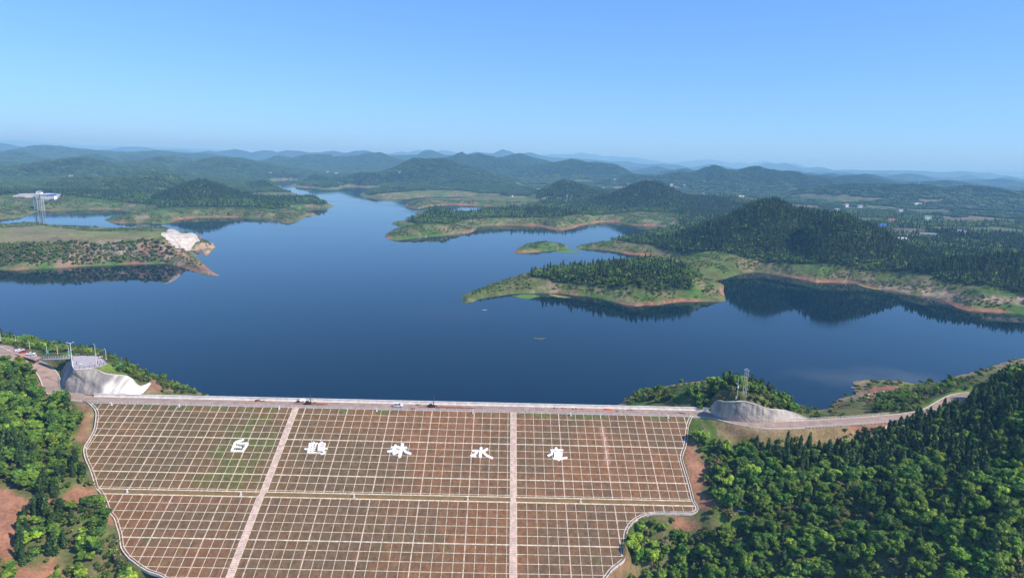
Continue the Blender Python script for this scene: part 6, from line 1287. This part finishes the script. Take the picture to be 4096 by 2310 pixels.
# blue roofed house, seen beside the tower
def house(px, py, Wd, Dp, Hh, lab, roof, rz=0., zl=0., wins=3, name='house', floors=2, gable=True, D=None):
    p = at_y(px, py, D) if D else hit(px, py, zl); e = empty(name, tuple(p), rz, lab, 'house'); w = Wd / 2; d = Dp / 2
    wl = MB().box(-w, w, -d, d, -3, Hh).build('wall', M['white'], e)
    q = MB(); o_ = .6
    if gable: q.v = [(-w - o_, -d - o_, Hh - .05), (w + o_, -d - o_, Hh - .05), (w + o_, d + o_, Hh - .05), (-w - o_, d + o_, Hh - .05), (-w - o_, 0, Hh + Dp * .3), (w + o_, 0, Hh + Dp * .3)]; q.f = [(0, 1, 5, 4), (2, 3, 4, 5), (0, 4, 3), (1, 2, 5), (3, 2, 1, 0)]
    else: q.box(-w - .3, w + .3, -d - .3, d + .3, Hh, Hh + .5)
    q.build('roof', roof, e)
    for f in range(floors):
        for i in range(wins): 
            xx = -w + Wd * (i + .5) / wins; zz = Hh / floors * (f + .5); MB().box(xx - Wd / wins * .2, xx + Wd / wins * .2, -d - .06, -d + .05, zz - .8, zz + .7).build('window', M['glass'], e)
    return e
HB = at_y(198, 797, 1600); h0 = HB[2]
hb_ = house(198, 797, 30, 11, 9.5, 'long white two-storey building with a bright blue roof beside the intake tower', M['blue'], 0, D=1600, wins=7)
BZ = float(h0)
# terrace below/behind: white sprayed face
def slab_px(pts_low, pts_top, D0, D1, name, mt, lab, cat, th=3., n=24):
    B = resample(np.array([at_y(a, b, D0) for a, b in pts_low]), n); T = resample(np.array([at_y(a, b, D1) for a, b in pts_top]), n); nv = 6; V = []
    for j in range(nv): V += list(B + (T - B) * j / (nv - 1) + np.array([[0, (fbm(B[i, 0], B[i, 2] + j * 9, 25, 77, 3) - .5) * 4 * (0 < j < nv - 1), 0] for i in range(n)]))
    V += [v + np.array([0, 6, -10]) for v in V[-n:]]; nv += 1
    I = np.arange(nv * n).reshape(nv, n); Fq = np.stack([I[:-1, :-1], I[:-1, 1:], I[1:, 1:], I[1:, :-1]], -1).reshape(-1, 4); o = mk(name, V, Fq, mt, smooth=True); tag(o, lab, cat); return o
slab_px([(12, 786), (30, 793), (80, 796), (140, 797), (200, 797), (240, 793), (244, 778)], [(10, 783), (55, 781), (75, 775), (82, 773), (150, 773), (200, 772), (235, 775), (247, 776)], 1630, 1646, 'retaining_wall', M['wallg'], 'pale sprayed concrete cut face behind the blue-roofed building', 'retaining wall')
def drape(P_px, name, mt, lift, lab=None, cat=None, step=2.5, grp=None, rough=0.):
    P = poly_w(P_px); b = P.min(0) - 3; t = P.max(0) + 3; gx_, gy_ = np.meshgrid(np.arange(b[0], t[0], step), np.arange(b[1], t[1], step)); ins_ = inpoly(gx_.ravel(), gy_.ravel(), P).reshape(gx_.shape)
    z = ground(gx_.ravel(), gy_.ravel()) + lift + rough * (fbm(gx_.ravel(), gy_.ravel(), 12, 88, 3) - .5); I = np.arange(gx_.size).reshape(gx_.shape); k = ins_[:-1, :-1] | ins_[1:, 1:] | ins_[:-1, 1:] | ins_[1:, :-1]
    Fq = np.stack([I[:-1, :-1], I[:-1, 1:], I[1:, 1:], I[1:, :-1]], -1)[k].reshape(-1, 4); used = np.unique(Fq); mp = np.zeros(gx_.size, int); mp[used] = np.arange(len(used))
    if len(Fq) == 0: return None
    o = mk(name, np.stack([gx_.ravel(), gy_.ravel(), z], 1)[used], mp[Fq], mt, smooth=True); tag(o, lab, cat, grp); return o
drape([(648, 942), (655, 932), (672, 925), (688, 919), (700, 922), (715, 932), (735, 937), (775, 936), (785, 945), (795, 966), (780, 972), (765, 988), (760, 1000), (745, 1004), (720, 996), (690, 984), (672, 962)], 'retaining_wall', M['wallw'], .9, 'bright white sprayed rock face at the tip of the left peninsula', 'retaining wall', 2., rough=2.)
# fields on the plain, far right
for k, (P, mt, lb) in enumerate((([(3525, 908), (3600, 902), (3705, 908), (3705, 934), (3600, 932), (3530, 920)], 'field', 'brown ploughed field on the plain behind the big dark hill'), ([(3555, 936), (3610, 936), (3690, 940), (3680, 956), (3610, 952), (3575, 948)], 'fieldg', 'green crop field just in front of the brown ploughed field'), ([(3570, 888), (3650, 884), (3740, 890), (3730, 902), (3600, 900)], 'fieldg', 'pale green field behind the brown ploughed field'),
    ([(3975, 980), (4065, 982), (4055, 993), (3985, 991)], 'field', 'small brown field near the right edge of the picture'), ([(3780, 868), (3885, 870), (3880, 882), (3800, 880)], 'field', 'dull brown field on the plain right of the white houses'), ([(3160, 815), (3290, 822), (3280, 832), (3180, 830)], 'field', 'narrow pale field seen just over the shoulder of the big dark hill'))):
    drape(P, 'field', M[mt], 1.2, lb, 'field', 9)
# houses over the plain and far shores
HL = [(3530, 903, 16, 'blue', 'small white house with a blue roof at the left end of the ploughed field', 2), (3565, 883, 15, 'rtile', 'white house with a red roof above the ploughed field', 3), (3708, 870, 17, 'tile', 'two-storey white house with a grey roof right of the red-roofed house', 2), (3712, 936, 26, 'tile', 'long low white shed at the right corner of the ploughed field', 6), (3595, 954, 24, 'steel', 'pale glasshouse-like shed in front of the green field', 4),
      (3846, 924, 20, 'tile', 'grey roofed shed right of the round wooded hill', 3), (3384, 820, 14, 'tile', 'white house left on the plain behind the big hill', 3), (3440, 825, 14, 'tile', 'white farmhouse at the foot of the ridge on the plain', 3), (3600, 842, 15, 'tile', 'white farmhouse alone among trees in the middle of the plain', 2), (3670, 815, 30, 'rib', 'long cream building on the plain under the masted ridge', 8),
      (3345, 840, 14, 'tile', 'white house peeping over the right shoulder of the big dark hill', 2), (2686, 738, 14, 'tile', 'white house to the right behind the second dark hill', 3), (2738, 740, 12, 'tile', 'tiny white house right of the one behind the second dark hill', 2), (2460, 718, 13, 'tile', 'white house on low ground between the two central dark hills', 3), (2412, 752, 16, 'tile', 'white house at the foot of the first central dark hill', 3), (2810, 776, 14, 'tile', 'white house behind the saddle right of the second dark hill', 2), (2965, 787, 18, 'rib', 'cream houses group behind the left shoulder of the big dark hill', 4), (2154, 757, 13, 'tile', 'white house left of the first central dark hill', 2),
      (390, 772, 0, '', '', 0), (1600, 690, 13, 'tile', 'white building on the wooded slope in the middle distance', 3), (283, 705, 12, 'tile', 'small white house on the left wooded ridge', 3), (1310, 690, 16, 'rib', 'pale building on the far shore above the narrow end of the lake', 4), (1345, 694, 18, 'rib', 'long pale building on the far shore, right of the other pale one', 4), (1080, 691, 12, 'tile', 'tiny white building on the far left shore of the narrow arm', 2)]
k = 0
for a, b, w_, rf, lb, dd in HL:
    if not w_: continue
    mt = {'blue': M['blue'], 'rtile': M['rtile'], 'tile': M['tile'], 'steel': M['steel'], 'rib': M['rib']}[rf]
    p = hit(a, b, 6.); e = house(a, b, w_, 9, 6.5 if w_ < 20 else 4.5, lb, mt, RNG.uniform(-.5, .5), zl=6.); e.location = (p[0], p[1], gz(p[0], p[1]) + 1.5); e['group'] = 'houses scattered over the plain'
# communication masts
def commast(px, py, D, hh, lab):
    p = at_y(px, py, D); p[2] = gz(p[0], p[1]) - 1; e = empty('radio_mast', tuple(p), 0, lab, 'mast')
    m = MB(); w = hh * .035
    for a, b in ((-1, -1), (1, -1), (1, 1), (-1, 1)): m.bar((a * w, b * w, 0), (a * w * .35, b * w * .35, hh), hh * .012, 5)
    z = 0
    while z < hh * .95: s = w * (1 - .65 * z / hh); m.bar((-s, -s, z), (s, -s, z + hh * .06), hh * .006, 4).bar((s, s, z), (-s, s, z + hh * .06), hh * .006, 4); z += hh * .07
    m.build('lattice', M['steel'], e); MB().bar((0, 0, hh * .9), (0, 0, hh * .98), hh * .05, 8).build('antenna', M['white'], e)
commast(2271, 716, 1950, 30, 'white lattice radio mast on top of the first central dark hill'); commast(3676, 738, 2700, 32, 'thin dark radio mast on the long ridge to the right'); commast(1497, 612, 7600, 55, 'tiny radio mast on the far ridge left of the centre'); commast(1847, 609, 4300, 26, 'thin radio mast on the pointed far peak near the centre')
# things on the water
def mat_weed(L, lab, mt, z=.025):
    P = [unp(a, b, z) for a, b in L]; P = [tuple(p) for p in P]; rng = np.random.default_rng(len(L)); c = np.mean(P, 0)
    Q = resample(np.array(P + [P[0]]), 60)[:-1]; Q = c + (Q - c) * rng.uniform(.93, 1.07, (len(Q), 1)); Q[:, 2] = z
    V = [tuple(q) for q in Q] + [tuple(q - np.array([0, 0, .12])) for q in Q]; n = len(Q); a = sum(Q[i][0] * Q[(i + 1) % n][1] - Q[(i + 1) % n][0] * Q[i][1] for i in range(n)); F0 = tuple(range(n)) if a > 0 else tuple(range(n))[::-1]
    o = mk('weed_mat', V, [F0] + [(i, n + i, n + (i + 1) % n, (i + 1) % n) for i in range(n)], mt); tag(o, lab, 'water weed'); return o
mat_weed([(2052, 1183), (2090, 1177), (2140, 1177), (2160, 1184), (2130, 1192), (2102, 1194), (2075, 1190)], 'green mat of water weed against the front shore of the near right peninsula', M['weed'])
mat_weed([(2195, 1175), (2225, 1178), (2262, 1185), (2285, 1189), (2262, 1191), (2230, 1188), (2205, 1182)], 'yellowish strip of water weed right of the green weed mat', M['weedy'])
mat_weed([(2225, 1004), (2270, 998), (2320, 1003), (2312, 1010), (2260, 1010), (2235, 1008)], 'green weed mat trailing from the right end of the small red island', M['weed'])
mat_weed([(3430, 1137), (3490, 1146), (3530, 1158), (3500, 1157), (3455, 1147)], 'yellow-green strip of weed along the right shore of the dark bay', M['weedy'])
# ring of weed and a float
C0 = unp(2156, 1353, .03); m = MB(); 
for i in range(22):
    a = 2 * math.pi * i / 22; b = 2 * math.pi * (i + 1) / 22; m.bar((3.6 * math.cos(a), 1.9 * math.sin(a) * (1 + .2 * math.sin(3 * a)), 0), (3.6 * math.cos(b), 1.9 * math.sin(b) * (1 + .2 * math.sin(3 * b)), 0), .22, 5)
m.bar((3.4, .3, 0), (5.2, 1.3, 0), .2, 5); o = m.build('floating_boom', M['weedy']); o.location = C0; tag(o, 'loop of floating yellow-green weed alone on the open water right of the centre', 'floating boom')
o = MB().box(-2.2, 2.2, -.2, .2, 0, .25).build('float', M['white']); o.location = unp(1938, 1239, 0); tag(o, 'thin white float on the water below the tip of the near right peninsula', 'float')
for a, b, lb in ((2050, 771, 'round white tank on the far shore in the middle distance'), (2049, 787, 'white buoy float below the round white tank')):
    o = MB().bar((0, 0, -1), (0, 0, 3), 3.2, 12).ball((0, 0, 3), 3.2, 1, 1, .5).build('tank', M['white']); p = hit(a - 200 + 0, b) if False else hit(a, b); o.location = p; tag(o, lb, 'tank')
# boulders on the left peninsula cliff and right bank
BA = sorted(RNG.uniform(380, 650, 18)); BB = sorted(RNG.uniform(3440, 3560, 20))
for k in range(18):
    a = BA[k]; b = RNG.uniform(975, 1030); p = hit(a, b); o = blobmesh('boulder', RNG.uniform(1., 2.4), (1.2, 1, .8), M['wall'] if k % 4 else M['mud'], k, n=2); o.location = p; tag(o, f'{ORDN(k + 1)} boulder from the left on the eroded slope of the left peninsula', 'boulder', 'boulders on the eroded slope of the left peninsula')
for k in range(20):
    a = BB[k]; b = RNG.uniform(1566, 1600); p = hit(a, b); o = blobmesh('boulder', RNG.uniform(.3, .8), (1.2, 1, .7), M['rib'], 100 + k, n=2); o.location = p; tag(o, f'{ORDN(k + 1)} pale stone from the left on the bare red inlet shore', 'stone', 'stones on the bare red inlet shore')
# concrete gutter and shed on the right slope
gu_l = smooth_line(np.array([hit(a, b) for a, b in [(3538, 1722), (3545, 1710), (3570, 1698), (3600, 1690)]]), 1.5); sweep(gu_l, [(-.5, -.2), (-.5, .35), (.5, .35), (.5, -.2)], 'gutter', M['concrete']); o = bpy.data.objects['gutter']; tag(o, 'short curved concrete gutter below the right balustrade', 'gutter')
gu_r = smooth_line(np.array([hit(a, b) for a, b in [(3735, 1646), (3755, 1632), (3785, 1602), (3815, 1584)]]), 1.5)
for k, (a, b) in enumerate(((2960, 2044), (2975, 2042))):
    o = blobmesh('rubbish', .8, (1.3, 1, .5), M['white'], 60 + k, n=2); o.location = hit(a, b); tag(o, ('white rubbish heap, left one, on the bench right of the dam', 'white rubbish heap, right one, on the bench right of the dam')[k], 'rubbish')

# ------------------------------------------------------------------ haze
hb = MB().box(-40000, 40000, -2500, 36000, -52, float(max(150, FH.max())) + 12).build('haze', bpy.data.materials.new('thin blue air')); tag(hb, 'thin pale blue haze filling the air over the lake and hills', 'haze', kind='stuff')
hm = hb.data.materials[0]; hm.use_nodes = True; t = hm.node_tree; t.nodes.clear(); pv = t.nodes.new('ShaderNodeVolumePrincipled'); mo = t.nodes.new('ShaderNodeOutputMaterial')
pv.inputs['Color'].default_value = (0.28, 0.62, 1.0, 1); pv.inputs['Absorption Color'].default_value = (.42, .42, .42, 1); pv.inputs['Density'].default_value = 1.2e-4; pv.inputs['Anisotropy'].default_value = 0.0
t.links.new(pv.outputs[0], mo.inputs['Volume'])
